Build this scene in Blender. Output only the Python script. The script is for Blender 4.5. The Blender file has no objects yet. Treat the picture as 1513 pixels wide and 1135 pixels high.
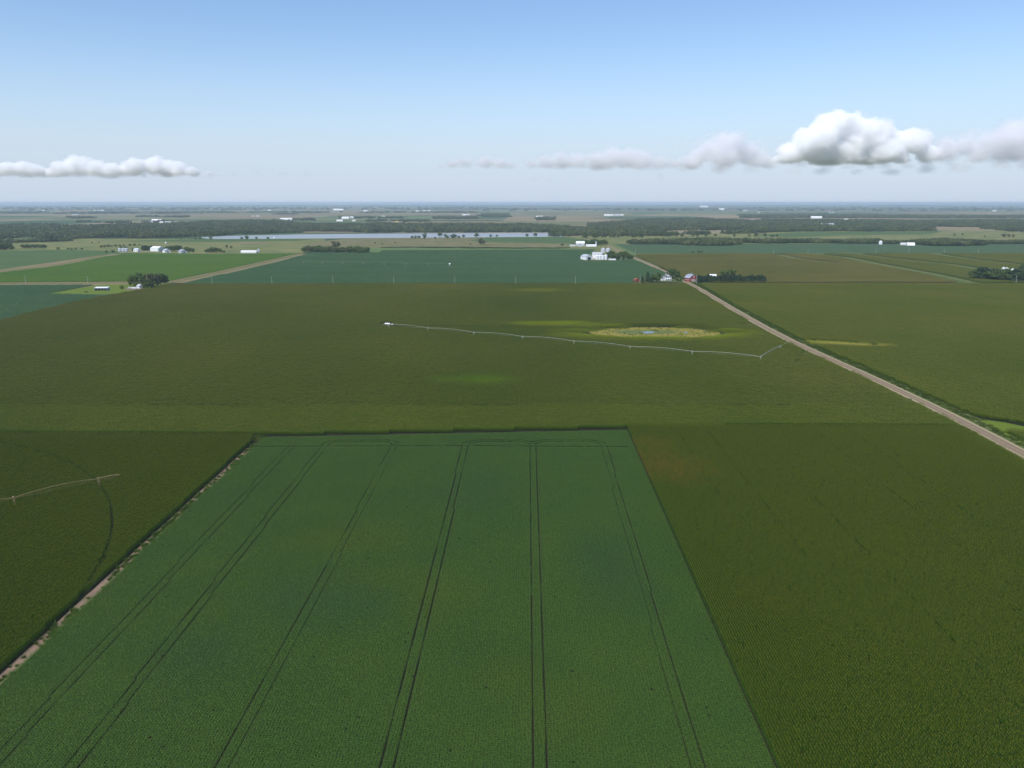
import bpy, bmesh, math, random
import numpy as np
from mathutils import Vector, Matrix, noise as mnoise

random.seed(11)
RNG = np.random.default_rng(7)
R = math.radians
scene = bpy.context.scene
COL = scene.collection

# ------------------------------------------------------------------ camera
CAM_H = 120.0
F = 1150.0
CX, CY = 756.5, 567.5
PITCH = math.atan((CY - 299.5) / F)
ct, st = math.cos(PITCH), math.sin(PITCH)

def P(px, py, z=0.0):
    """photo position -> point of the flat land (or of the level z) it shows"""
    a = (px - CX) / F
    b = (CY - py) / F
    dy = ct + b * st
    dz = -st + b * ct
    t = (z - CAM_H) / dz
    return (a * t, dy * t)

def PP(lst, z=0.0):
    return [P(x, y, z) for x, y in lst]

cam = bpy.data.objects.new('camera', bpy.data.cameras.new('camera'))
COL.objects.link(cam)
cam.location = (0, 0, CAM_H)
cam.rotation_euler = (math.pi / 2 - PITCH, 0, 0)
cam.data.sensor_fit = 'HORIZONTAL'
cam.data.sensor_width = 36
cam.data.lens = 36 * F / 1513
cam.data.clip_start = 1
cam.data.clip_end = 300000
scene.camera = cam

UA = math.atan(0.0192)                       # heading of the section lines, east of the view
U = np.array([math.sin(UA), math.cos(UA)])   # along the rows
W = np.array([math.cos(UA), -math.sin(UA)])  # across the rows

# ------------------------------------------------------------------ light
SUN_EL, SUN_AZ = 54.0, 216.0                 # azimuth clockwise from +Y
w = bpy.data.worlds.new('World')
scene.world = w
w.use_nodes = True
nt = w.node_tree
nt.nodes.clear()
sky = nt.nodes.new('ShaderNodeTexSky')
sky.sky_type = 'NISHITA'
sky.sun_disc = False
sky.sun_elevation = R(SUN_EL)
sky.sun_rotation = R(SUN_AZ)
sky.altitude = 100
sky.air_density = 1.0
sky.dust_density = 0.6
sky.ozone_density = 2.2
bg = nt.nodes.new('ShaderNodeBackground')
bg.inputs['Strength'].default_value = 0.108
out = nt.nodes.new('ShaderNodeOutputWorld')
# pale bluish summer horizon over the clear sky
tc = nt.nodes.new('ShaderNodeTexCoord')
sx = nt.nodes.new('ShaderNodeSeparateXYZ')
nt.links.new(tc.outputs['Generated'], sx.inputs[0])
mr = nt.nodes.new('ShaderNodeMapRange')
mr.interpolation_type = 'SMOOTHERSTEP'
nt.links.new(sx.outputs[2], mr.inputs[0])
for i_, v_ in enumerate((-0.05, 0.23, 1.0, 0.0)):
    mr.inputs[i_ + 1].default_value = v_
mxs = nt.nodes.new('ShaderNodeMix')
mxs.data_type = 'RGBA'
nt.links.new(mr.outputs[0], mxs.inputs[0])
tint = nt.nodes.new('ShaderNodeMix')
tint.data_type = 'RGBA'
tint.blend_type = 'MULTIPLY'
tint.inputs[0].default_value = 1.0
nt.links.new(sky.outputs[0], tint.inputs[6])
tint.inputs[7].default_value = (0.88, 0.94, 1.02, 1)
nt.links.new(tint.outputs[2], mxs.inputs[6])
mxs.inputs[7].default_value = (3.75, 4.35, 5.30, 1)
nt.links.new(mxs.outputs[2], bg.inputs[0])
nt.links.new(bg.outputs[0], out.inputs[0])

sun = bpy.data.objects.new('sun', bpy.data.lights.new('sun', 'SUN'))
COL.objects.link(sun)
sun.data.energy = 2.9
sun.data.angle = R(0.53)
sun.data.color = (1.0, 0.96, 0.90)
sd = Vector((math.sin(R(SUN_AZ)) * math.cos(R(SUN_EL)), math.cos(R(SUN_AZ)) * math.cos(R(SUN_EL)), math.sin(R(SUN_EL))))
sun.rotation_euler = sd.to_track_quat('Z', 'Y').to_euler()
sun.location = (0, 0, 400)

vs = scene.view_settings
vs.view_transform = 'Standard'
vs.look = 'None'
vs.exposure = 0.55
vs.gamma = 1.0
cy = scene.cycles
cy.use_denoising = True
cy.max_bounces = 32
cy.diffuse_bounces = 3
cy.glossy_bounces = 2
cy.transmission_bounces = 2
cy.volume_bounces = 28
cy.volume_step_rate = 0.14
cy.caustics_reflective = False
cy.caustics_refractive = False

# ------------------------------------------------------------------ materials
class NT:
    def __init__(s, name):
        s.m = bpy.data.materials.new(name)
        s.m.use_nodes = True
        s.t = s.m.node_tree
        s.t.nodes.clear()
        s.out = s.t.nodes.new('ShaderNodeOutputMaterial')

    def n(s, typ, **kw):
        nd = s.t.nodes.new(typ)
        for k, v in kw.items():
            setattr(nd, k, v)
        return nd

    def put(s, sock, v):
        if hasattr(v, 'links'):
            s.t.links.new(v, sock)
        elif v is not None:
            sock.default_value = v

    def math(s, op, a, b=None, clamp=False):
        nd = s.n('ShaderNodeMath', operation=op, use_clamp=clamp)
        s.put(nd.inputs[0], a)
        if b is not None:
            s.put(nd.inputs[1], b)
        return nd.outputs[0]

    def mix(s, f, a, b, blend='MIX'):
        nd = s.n('ShaderNodeMix', data_type='RGBA', blend_type=blend)
        s.put(nd.inputs[0], f)
        s.put(nd.inputs[6], a)
        s.put(nd.inputs[7], b)
        return nd.outputs[2]

    def pos(s):
        return s.n('ShaderNodeNewGeometry').outputs['Position']

    def noise(s, vec, scale, detail=3, rough=0.55):
        nd = s.n('ShaderNodeTexNoise')
        s.put(nd.inputs['Vector'], vec)
        nd.inputs['Scale'].default_value = scale
        nd.inputs['Detail'].default_value = detail
        nd.inputs['Roughness'].default_value = rough
        return nd.outputs[0]

    def ramp(s, v, lo, hi, a=0.0, b=1.0):
        nd = s.n('ShaderNodeMapRange')
        s.put(nd.inputs[0], v)
        for i, x in enumerate((lo, hi, a, b)):
            nd.inputs[i + 1].default_value = x
        return nd.outputs[0]

    def xf(s, vec, loc=(0, 0, 0), rot=0.0, scl=(1, 1, 1)):
        nd = s.n('ShaderNodeMapping', vector_type='POINT')
        s.put(nd.inputs[0], vec)
        nd.inputs['Location'].default_value = loc
        nd.inputs['Rotation'].default_value = (0, 0, rot)
        nd.inputs['Scale'].default_value = scl
        return nd.outputs[0]

    def finish(s, color, rough=0.6, spec=0.3, metal=0.0, trans=0.0, bump=None):
        p = s.n('ShaderNodeBsdfPrincipled')
        s.put(p.inputs['Base Color'], color)
        s.put(p.inputs['Roughness'], rough)
        s.put(p.inputs['Specular IOR Level'], spec)
        s.put(p.inputs['Metallic'], metal)
        if bump is not None:
            b = s.n('ShaderNodeBump')
            b.inputs['Strength'].default_value = bump[1]
            b.inputs['Distance'].default_value = bump[2]
            s.put(b.inputs['Height'], bump[0])
            s.t.links.new(b.outputs[0], p.inputs['Normal'])
        o = p.outputs[0]
        if trans:
            t = s.n('ShaderNodeBsdfTranslucent')
            s.put(t.inputs[0], color)
            mx = s.n('ShaderNodeMixShader')
            mx.inputs[0].default_value = trans
            s.t.links.new(p.outputs[0], mx.inputs[1])
            s.t.links.new(t.outputs[0], mx.inputs[2])
            o = mx.outputs[0]
        s.t.links.new(o, s.out.inputs[0])
        return s.m

def c4(c):
    return (c[0], c[1], c[2], 1.0)

def sep2(s, vec):
    nd = s.n('ShaderNodeVectorMath', operation='MULTIPLY')
    s.put(nd.inputs[0], vec)
    nd.inputs[1].default_value = (1, 1, 0)
    return nd.outputs[0]

def ellipse(s, pos, c, r, rot=0.0, soft=0.45, wob=0.6, nscale=0.035):
    """0..1 mask of a patch of land, ragged edge"""
    v = s.n('ShaderNodeVectorMath', operation='SUBTRACT')
    s.put(v.inputs[0], pos)
    v.inputs[1].default_value = (c[0], c[1], 0)
    q = s.xf(v.outputs[0], rot=-rot)
    q = s.xf(q, scl=(1 / r[0], 1 / r[1], 0))
    ln = s.n('ShaderNodeVectorMath', operation='LENGTH')
    s.put(ln.inputs[0], q)
    nz = s.noise(pos, nscale, 4)
    d = s.math('ADD', ln.outputs['Value'], s.math('MULTIPLY', s.math('SUBTRACT', nz, 0.5), wob * 2))
    return s.ramp(d, 1.0 - soft, 1.0 + soft * 0.3, 1.0, 0.0)

def leaf_mat(name, a, b, patches=(), rough=0.55, trans=0.15, scale=0.012, grain=1.3, spec=0.08, stretch=None):
    s = NT(name)
    p = s.pos()
    q = sep2(s, p)
    if stretch:
        q2 = s.xf(q, rot=UA, scl=stretch)
    else:
        q2 = q
    n1 = s.ramp(s.noise(q2, scale, 4), 0.35, 0.65)
    col = s.mix(n1, c4(a), c4(b))
    for (c, r, rot, color, amt, soft) in patches:
        m = s.math('MULTIPLY', ellipse(s, q, c, r, rot, soft), amt)
        if color == RUSTC:
            m = s.math('MULTIPLY', m, s.ramp(s.noise(q, 0.30, 3, 0.7), 0.42, 0.60, 0.1, 1.6))
        col = s.mix(m, col, c4(color))
    lo_, hi_ = (0.84, 1.16) if 'soybean' in name else (0.72, 1.3)
    g = s.ramp(s.noise(p, grain, 1), 0.3, 0.7, lo_, hi_)
    gg = s.n('ShaderNodeCombineColor')
    for i in range(3):
        s.put(gg.inputs[i], g)
    col = s.mix(1.0, col, gg.outputs[0], 'MULTIPLY')
    return s.finish(col, rough, spec, trans=trans)

def land_mat(name, a, b, scale=0.02, detail=5, c=None, cscale=0.3, rough=0.9, stretch=None, patches=()):
    s = NT(name)
    p = sep2(s, s.pos())
    q = s.xf(p, rot=UA, scl=stretch) if stretch else p
    col = s.mix(s.ramp(s.noise(q, scale, detail), 0.35, 0.65), c4(a), c4(b))
    if c is not None:
        col = s.mix(s.ramp(s.noise(p, cscale, 4), 0.45, 0.7), col, c4(c))
    for (cc, r, rot, color, amt, soft) in patches:
        m = s.math('MULTIPLY', ellipse(s, p, cc, r, rot, soft), amt)
        col = s.mix(m, col, c4(color))
    return s.finish(col, rough, 0.15, bump=(s.noise(p, 1.5, 4), 0.5, 0.3))

def plain_mat(name, c, rough=0.6, spec=0.3, metal=0.0, vary=0.12, scale=1.0):
    s = NT(name)
    g = s.ramp(s.noise(s.pos(), scale, 4), 0.3, 0.7, 1 - vary, 1 + vary * 0.6)
    gg = s.n('ShaderNodeCombineColor')
    for i in range(3):
        s.put(gg.inputs[i], g)
    return s.finish(s.mix(1.0, c4(c), gg.outputs[0], 'MULTIPLY'), rough, spec, metal)

M = {}
M['white'] = plain_mat('white_paint', (0.80, 0.80, 0.78), 0.5, vary=0.06, scale=0.4)
M['whitemetal'] = plain_mat('white_sheet_metal', (0.78, 0.79, 0.80), 0.4, 0.4, vary=0.06, scale=0.4)
M['grayroof'] = plain_mat('weathered_gray_roof', (0.33, 0.35, 0.40), 0.5, 0.4, vary=0.2, scale=0.5)
M['darkroof'] = plain_mat('shingle_roof', (0.16, 0.16, 0.18), 0.8, vary=0.25, scale=0.6)
M['galv'] = plain_mat('galvanised_steel', (0.62, 0.64, 0.66), 0.42, 0.5, 0.35, vary=0.12, scale=0.6)
M['pipe'] = plain_mat('galvanised_pipe', (0.50, 0.51, 0.43), 0.5, 0.5, 0.1, vary=0.1)
M['rustpipe'] = plain_mat('rust_stained_pipe', (0.36, 0.26, 0.14), 0.6, 0.3, 0.0, vary=0.2)
M['tyre'] = plain_mat('rubber', (0.03, 0.03, 0.03), 0.8)
M['red'] = plain_mat('barn_red', (0.30, 0.028, 0.034), 0.7, vary=0.2, scale=0.8)
M['faded_red'] = plain_mat('faded_red_boards', (0.26, 0.09, 0.06), 0.8, vary=0.2, scale=0.8)
M['dark'] = plain_mat('dark_door_and_inner_shade', (0.02, 0.02, 0.022), 0.8)  # near-black door panels; also paints the unlit inside of open doorways
M['glass'] = plain_mat('window_glass', (0.04, 0.05, 0.06), 0.15, 0.5)
M['brick'] = plain_mat('brick', (0.28, 0.12, 0.08), 0.9, vary=0.25, scale=3)
M['pole'] = plain_mat('weathered_pole', (0.50, 0.48, 0.43), 0.8, vary=0.15, scale=1.5)
M['concrete'] = plain_mat('concrete', (0.42, 0.40, 0.36), 0.9, vary=0.2)
M['bark'] = plain_mat('bark', (0.10, 0.08, 0.06), 0.9, vary=0.3, scale=3)
M['yellow'] = plain_mat('yellow_paint', (0.75, 0.55, 0.05), 0.5)

# ------------------------------------------------------------------ mesh tools
class MB:
    def __init__(s):
        s.v, s.f = [], []

    def add(s, vs, fs):
        o = len(s.v)
        s.v += [tuple(v) for v in vs]
        s.f += [tuple(i + o for i in f) for f in fs]

    def box(s, c, d, rz=0.0):
        x, y, z = d[0] / 2, d[1] / 2, d[2] / 2
        vs = [(-x, -y, -z), (x, -y, -z), (x, y, -z), (-x, y, -z), (-x, -y, z), (x, -y, z), (x, y, z), (-x, y, z)]
        cr, sr = math.cos(rz), math.sin(rz)
        vs = [(c[0] + a * cr - b * sr, c[1] + a * sr + b * cr, c[2] + e) for a, b, e in vs]
        s.add(vs, [(0, 3, 2, 1), (4, 5, 6, 7), (0, 1, 5, 4), (1, 2, 6, 5), (2, 3, 7, 6), (3, 0, 4, 7)])

    def tube(s, pts, r, n=6, r2=None):
        pts = [Vector(p) for p in pts]
        rings = []
        for i, p in enumerate(pts):
            t = (pts[min(i + 1, len(pts) - 1)] - pts[max(i - 1, 0)]).normalized()
            a = t.orthogonal().normalized() if abs(t.z) > 0.95 else t.cross(Vector((0, 0, 1))).normalized()
            b = t.cross(a)
            rr = r if r2 is None else r + (r2 - r) * i / (len(pts) - 1)
            rings.append([p + (a * math.cos(k * 2 * math.pi / n) + b * math.sin(k * 2 * math.pi / n)) * rr for k in range(n)])
        vs = [v for g in rings for v in g]
        fs = []
        for i in range(len(rings) - 1):
            for k in range(n):
                fs.append((i * n + k, i * n + (k + 1) % n, (i + 1) * n + (k + 1) % n, (i + 1) * n + k))
        fs.append(tuple(range(n - 1, -1, -1)))
        fs.append(tuple((len(rings) - 1) * n + k for k in range(n)))
        s.add(vs, fs)

    def lathe(s, prof, n=20, c=(0, 0, 0)):
        vs, fs = [], []
        for r, z in prof:
            for k in range(n):
                a = 2 * math.pi * k / n
                vs.append((c[0] + r * math.cos(a), c[1] + r * math.sin(a), c[2] + z))
        for i in range(len(prof) - 1):
            for k in range(n):
                fs.append((i * n + k, i * n + (k + 1) % n, (i + 1) * n + (k + 1) % n, (i + 1) * n + k))
        fs.append(tuple(range(n - 1, -1, -1)))
        fs.append(tuple((len(prof) - 1) * n + k for k in range(n)))
        s.add(vs, fs)

    def prism(s, prof, y0, y1):
        """profile in x,z pushed from y0 to y1"""
        n = len(prof)
        vs = [(x, y0, z) for x, z in prof] + [(x, y1, z) for x, z in prof]
        fs = [tuple(range(n)), tuple(range(2 * n - 1, n - 1, -1))]
        fs += [(i, i + n, (i + 1) % n + n, (i + 1) % n) for i in range(n)]
        s.add(vs, fs)

    def build(s, name, mat, parent=None, loc=None, rz=None):
        me = bpy.data.meshes.new(name)
        me.from_pydata(s.v, [], s.f)
        me.materials.append(mat)
        me.update()
        bm = bmesh.new()
        bm.from_mesh(me)
        bmesh.ops.recalc_face_normals(bm, faces=bm.faces)
        bm.to_mesh(me)
        bm.free()
        o = bpy.data.objects.new(name, me)
        COL.objects.link(o)
        if parent is not None:
            o.parent = parent
        if loc is not None:
            o.location = loc
        if rz is not None:
            o.rotation_euler = (0, 0, rz)
        return o

def quads_mesh(name, V, mat, mids=None):
    """V: (n,4,3)"""
    n = len(V)
    me = bpy.data.meshes.new(name)
    me.vertices.add(n * 4)
    me.vertices.foreach_set('co', np.ascontiguousarray(V, dtype=np.float32).ravel())
    me.loops.add(n * 4)
    me.loops.foreach_set('vertex_index', np.arange(n * 4, dtype=np.int32))
    me.polygons.add(n)
    me.polygons.foreach_set('loop_start', np.arange(0, n * 4, 4, dtype=np.int32))
    for mm in (mat if isinstance(mat, (list, tuple)) else [mat]):
        me.materials.append(mm)
    if mids is not None:
        me.polygons.foreach_set('material_index', np.asarray(mids, dtype=np.int32))
    me.update(calc_edges=True)
    me.validate()
    return me

def tag(o, label=None, cat=None, group=None, kind=None):
    if label: o['label'] = label
    if cat: o['category'] = cat
    if group: o['group'] = group
    if kind: o['kind'] = kind
    return o

def empty(name, loc, rz=0.0):
    o = bpy.data.objects.new(name, None)
    o.empty_display_size = 1
    COL.objects.link(o)
    o.location = (loc[0], loc[1], loc[2] if len(loc) > 2 else 0.0)
    o.rotation_euler = (0, 0, rz)
    return o

def copy_tree(o, parent=None):
    c = o.copy()
    COL.objects.link(c)
    if parent is not None:
        c.parent = parent
    for ch in o.children:
        copy_tree(ch, c)
    return c

def sheet(name, pts, mat, z, kind='structure', label=None):
    me = bpy.data.meshes.new(name)
    bm = bmesh.new()
    f = bm.faces.new([bm.verts.new((x, y, z)) for x, y in pts])
    bmesh.ops.triangulate(bm, faces=[f])
    bm.normal_update()
    for f in bm.faces:
        if f.normal.z < 0:
            f.normal_flip()
    bm.to_mesh(me)
    bm.free()
    me.materials.append(mat)
    o = bpy.data.objects.new(name, me)
    COL.objects.link(o)
    o['kind'] = kind
    if label: o['label'] = label
    return o

def strip(name, pts, widths, mat, z, crown=0.0, kind='structure'):
    """a lane along pts; UV.x runs across it"""
    pts = [Vector((p[0], p[1])) for p in pts]
    n = len(pts)
    if not isinstance(widths, (list, tuple)):
        widths = [widths] * n
    cols = [-1, -0.5, 0, 0.5, 1]
    V, Fc, UVs = [], [], []
    dist = 0
    for i, p in enumerate(pts):
        t = (pts[min(i + 1, n - 1)] - pts[max(i - 1, 0)]).normalized()
        nr = Vector((t.y, -t.x))
        if i: dist += (p - pts[i - 1]).length
        for k in cols:
            q = p + nr * k * widths[i] / 2
            V.append((q.x, q.y, z + crown * (1 - k * k)))
            UVs.append((k * 0.5 + 0.5, dist))
    m = len(cols)
    for i in range(n - 1):
        for k in range(m - 1):
            Fc.append((i * m + k, i * m + k + 1, (i + 1) * m + k + 1, (i + 1) * m + k))
    me = bpy.data.meshes.new(name)
    me.from_pydata(V, [], Fc)
    uv = me.uv_layers.new(name='across')
    for l in me.loops:
        uv.data[l.index].uv = UVs[l.vertex_index]
    me.materials.append(mat)
    o = bpy.data.objects.new(name, me)
    COL.objects.link(o)
    o['kind'] = kind
    return o

def smooth_line(pts, step=25.0):
    """Catmull-Rom through ground points"""
    p = [np.array(q, float) for q in pts]
    p = [2 * p[0] - p[1]] + p + [2 * p[-1] - p[-2]]
    o = []
    for i in range(1, len(p) - 2):
        n = max(2, int(np.linalg.norm(p[i + 1] - p[i]) / step))
        for k in range(n):
            t = k / n
            o.append(0.5 * ((2 * p[i]) + (p[i + 1] - p[i - 1]) * t + (2 * p[i - 1] - 5 * p[i] + 4 * p[i + 1] - p[i + 2]) * t * t
                            + (-p[i - 1] + 3 * p[i] - 3 * p[i + 1] + p[i + 2]) * t ** 3))
    o.append(p[-2])
    return [tuple(q) for q in o]

def in_poly(X, Y, poly):
    ins = np.zeros(len(X), bool)
    j = len(poly) - 1
    for i in range(len(poly)):
        xi, yi = poly[i]
        xj, yj = poly[j]
        c = ((yi > Y) != (yj > Y)) & (X < (xj - xi) * (Y - yi) / (yj - yi + 1e-12) + xi)
        ins ^= c
        j = i
    return ins

def dist_line(X, Y, pts):
    d = np.full(len(X), 1e9)
    for (x0, y0), (x1, y1) in zip(pts[:-1], pts[1:]):
        dx, dy = x1 - x0, y1 - y0
        L2 = dx * dx + dy * dy
        t = np.clip(((X - x0) * dx + (Y - y0) * dy) / L2, 0, 1)
        d = np.minimum(d, np.hypot(X - x0 - t * dx, Y - y0 - t * dy))
    return d

def in_view(X, Y, mx=0.745, low=-0.57):
    z = Y * ct + CAM_H * st
    x = X / z
    y = (Y * st - CAM_H * ct) / z
    return (z > 0) & (np.abs(x) < mx) & (y > low)

def row_points(poly, across, along, rot=0.0, view=True):
    """points on a grid aligned to the rows, inside poly; rot=pi/2 turns the rows"""
    a = UA + rot
    u = np.array([math.sin(a), math.cos(a)])
    wv = np.array([math.cos(a), -math.sin(a)])
    q = np.array(poly)
    cu, cw = q @ u, q @ wv
    gu = np.arange(cu.min(), cu.max() + along, along)
    gw = np.arange(cw.min(), cw.max() + across, across)
    GU, GW = np.meshgrid(gu, gw)
    GU = GU + RNG.uniform(0, along, (GU.shape[0], 1))
    X = (GU * u[0] + GW * wv[0]).ravel()
    Y = (GU * u[1] + GW * wv[1]).ravel()
    k = in_poly(X, Y, poly)
    if view:
        k &= in_view(X, Y)
    return X[k], Y[k], -a

def make_tile(name, me):
    return bpy.data.objects.new(name, me)      # mesh carrier, used only through the crop's own nodes

def scatter(name, X, Y, rot, scl, tiles, label, cat, Z=None, sz=None, sx=None):
    n = len(X)
    me = bpy.data.meshes.new(name)
    me.vertices.add(n)
    co = np.zeros((n, 3), np.float32)
    co[:, 0], co[:, 1] = X, Y
    co[:, 2] = 0 if Z is None else Z
    me.vertices.foreach_set('co', co.ravel())
    a = me.attributes.new('turn', 'FLOAT_VECTOR', 'POINT')
    rv = np.zeros((n, 3), np.float32)
    rv[:, 2] = rot
    a.data.foreach_set('vector', rv.ravel())
    a = me.attributes.new('size', 'FLOAT_VECTOR', 'POINT')
    sv = np.ones((n, 3), np.float32) * np.asarray(scl, np.float32).reshape(-1, 1)
    if sz is not None:
        sv[:, 2] = sz
    if sx is not None:
        sv[:, 0] *= sx
    a.data.foreach_set('vector', sv.ravel())
    a = me.attributes.new('pick', 'INT', 'POINT')
    a.data.foreach_set('value', RNG.integers(0, len(tiles), n).astype(np.int32))
    o = bpy.data.objects.new(name, me)
    COL.objects.link(o)
    for mm in tiles[0].data.materials:
        me.materials.append(mm)
    g = bpy.data.node_groups.new(name, 'GeometryNodeTree')
    g.interface.new_socket('Geometry', in_out='INPUT', socket_type='NodeSocketGeometry')
    g.interface.new_socket('Geometry', in_out='OUTPUT', socket_type='NodeSocketGeometry')
    gi = g.nodes.new('NodeGroupInput')
    go = g.nodes.new('NodeGroupOutput')
    ip = g.nodes.new('GeometryNodeInstanceOnPoints')
    ip.inputs['Pick Instance'].default_value = True
    jn = g.nodes.new('GeometryNodeJoinGeometry')
    for t in reversed(tiles):
        oi = g.nodes.new('GeometryNodeObjectInfo')
        oi.inputs['Object'].default_value = t
        oi.inputs['As Instance'].default_value = False
        gt = g.nodes.new('GeometryNodeGeometryToInstance')
        g.links.new(oi.outputs['Geometry'], gt.inputs[0])
        g.links.new(gt.outputs[0], jn.inputs[0])
    g.links.new(gi.outputs[0], ip.inputs['Points'])
    g.links.new(jn.outputs[0], ip.inputs['Instance'])
    for nm, typ, sk in (('turn', 'FLOAT_VECTOR', 'Rotation'), ('size', 'FLOAT_VECTOR', 'Scale'), ('pick', 'INT', 'Instance Index')):
        na = g.nodes.new('GeometryNodeInputNamedAttribute')
        na.data_type = typ
        na.inputs['Name'].default_value = nm
        src = na.outputs[0]
        if sk == 'Rotation':
            e = g.nodes.new('FunctionNodeEulerToRotation')
            g.links.new(src, e.inputs[0])
            src = e.outputs[0]
        g.links.new(src, ip.inputs[sk])
    g.links.new(ip.outputs[0], go.inputs[0])
    md = o.modifiers.new('plants', 'NODES')
    md.node_group = g
    tag(o, label, cat, kind='stuff')
    return o

# ------------------------------------------------------------------ crop plants
def corn_quads(n_plants, w_span, l_span, leaves, seg, lw, rows=1, tassels=3, reach=1.0):
    V, mid = [], []
    rg = RNG
    for r in range(rows):
        x0 = (r - (rows - 1) / 2) * 0.76
        for i in range(n_plants):
            bx = x0 + rg.normal(0, 0.04)
            by = (i + 0.5) / n_plants * l_span - l_span / 2 + rg.normal(0, 0.04)
            h = rg.uniform(2.22, 2.44)
            a0 = rg.uniform(-0.6, 0.6)
            for k in range(leaves):
                zb = 0.35 + (h - 0.45) * (k + rg.uniform(0, 0.6)) / leaves
                a = a0 + (k % 2) * math.pi + rg.normal(0, 0.35)
                L = reach * rg.uniform(0.55, 0.85) * (1.0 if zb < h * 0.75 else 0.8)
                d = np.array([math.cos(a), math.sin(a)])
                sd_ = np.array([-d[1], d[0]])
                up = rg.uniform(0.45, 0.8) * L
                pr = []
                for j in range(seg + 1):
                    t = j / seg
                    rr = L * t * 0.85
                    zz = zb + up * (1.6 * t - 1.75 * t * t)
                    ww = lw * (0.6 + 0.9 * t - 1.35 * t * t)
                    c = np.array([bx, by]) + d * rr
                    pr.append((np.append(c + sd_ * ww, zz), np.append(c - sd_ * ww, zz)))
                for j in range(seg):
                    V.append([pr[j][0], pr[j][1], pr[j + 1][1], pr[j + 1][0]])
                    mid.append(0)
            for k in range(tassels):
                a = rg.uniform(0, 6.28)
                t = rg.uniform(0.05, 0.28)
                z0, z1 = h - 0.12, h + rg.uniform(0.22, 0.42)
                tw = 0.02 * lw / 0.05
                dx, dy = math.cos(a) * tw, math.sin(a) * tw
                ex, ey = math.cos(a + 1.5) * t, math.sin(a + 1.5) * t
                V.append([(bx - dx, by - dy, z0), (bx + dx, by + dy, z0), (bx + ex + dx, by + ey + dy, z1), (bx + ex - dx, by + ey - dy, z1)])
                mid.append(1)
    return np.array(V), mid

def soy_quads(n, wx, wy, size, h=0.8, rows=1):
    rg = RNG
    V = []
    for i in range(n):
        r = rg.integers(0, rows)
        x0 = (r - (rows - 1) / 2) * 0.76
        x = x0 + rg.uniform(-0.46, 0.46)
        y = rg.uniform(-wy / 2, wy / 2)
        z = h * (1.0 - 0.20 * ((x - x0) / 0.46) ** 2) * rg.uniform(0.80, 1.04)
        nrm = Vector((rg.normal(0, 0.42), rg.normal(0, 0.42), 1)).normalized()
        a = nrm.orthogonal().normalized()
        a.rotate(Matrix.Rotation(rg.uniform(0, 6.28), 3, nrm))
        b = nrm.cross(a)
        s = size * rg.uniform(0.7, 1.25)
        p = Vector((x, y, z))
        V.append([tuple(p + a * s), tuple(p + b * s * 0.68), tuple(p - a * s), tuple(p - b * s * 0.68)])
    return np.array(V)

# patches of stressed or yellowed crop
def pat(px, py, rx, ry, color, amt, soft=0.6, z=2.0, rot=0.0):
    return (P(px, py, z), (rx, ry), rot, color, amt, soft)
LIME = (0.21, 0.26, 0.010)
TANC = (0.42, 0.36, 0.16)
RUSTC = (0.24, 0.13, 0.02)
mid_patches = [pat(820, 477, 50, 16, LIME, 0.9), pat(705, 559, 30, 15, (0.12, 0.22, 0.008), 0.7, 0.8), pat(965, 491, 92, 44, LIME, 0.85, 0.5), pat(1075, 493, 40, 12, LIME, 0.5),
               pat(795, 428, 45, 25, LIME, 0.8), pat(1000, 448, 90, 30, LIME, 0.25), pat(870, 480, 55, 12, LIME, 0.8)]
right_patches = [pat(985, 685, 20, 26, RUSTC, 0.62, 0.9), pat(950, 650, 16, 10, RUSTC, 0.4, 0.9), pat(1130, 880, 14, 14, RUSTC, 0.12, 0.9)]
road_patches = [pat(1245, 507, 45, 9, (0.36, 0.33, 0.07), 0.9, 0.5, rot=-0.25), pat(1200, 505, 40, 8, LIME, 0.5)]
soy_patches = [pat(500, 790, 24, 16, (0.090, 0.145, 0.015), 0.7, 0.9), pat(560, 850, 20, 14, (0.090, 0.145, 0.015), 0.6, 0.9),
               pat(750, 990, 12, 10, (0.090, 0.145, 0.015), 0.6, 0.9), pat(850, 1040, 12, 14, (0.090, 0.145, 0.015), 0.6, 0.9),
               pat(480, 880, 30, 18, (0.048, 0.112, 0.030), 0.5, 0.8), pat(700, 720, 30, 20, (0.050, 0.114, 0.030), 0.5, 0.9), pat(300, 960, 16, 20, (0.050, 0.114, 0.030), 0.5, 0.9), pat(900, 830, 14, 30, (0.048, 0.104, 0.030), 0.6, 0.9), pat(640, 880, 12, 16, (0.090, 0.145, 0.015), 0.5, 0.9)]

M['corn'] = leaf_mat('corn_leaf', (0.038, 0.094, 0.006), (0.052, 0.105, 0.006), right_patches)
M['tassel'] = plain_mat('corn_tassel', (0.125, 0.136, 0.016), 0.8, 0.05, vary=0.3, scale=2)
M['corn_mid'] = leaf_mat('corn_leaf_far', (0.050, 0.100, 0.007), (0.074, 0.114, 0.008), mid_patches + road_patches, stretch=(3, 1, 1), scale=0.006)
M['tassel_mid'] = leaf_mat('corn_tassel_far', (0.126, 0.144, 0.024), (0.176, 0.166, 0.034), mid_patches[:3] + road_patches[:1], trans=0.0, scale=0.006)
M['corn_dry'] = leaf_mat('corn_leaf_drying', (0.105, 0.112, 0.026), (0.200, 0.158, 0.050), stretch=(1, 2.5, 1), scale=0.004)
M['corn_green'] = leaf_mat('corn_leaf_terrace', (0.070, 0.125, 0.018), (0.100, 0.138, 0.022), stretch=(1, 2.5, 1), scale=0.004)
M['soy'] = leaf_mat('soybean_leaf', (0.062, 0.132, 0.020), (0.076, 0.144, 0.020), soy_patches, grain=3.0, scale=0.03, rough=0.5, spec=0.14)
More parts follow.
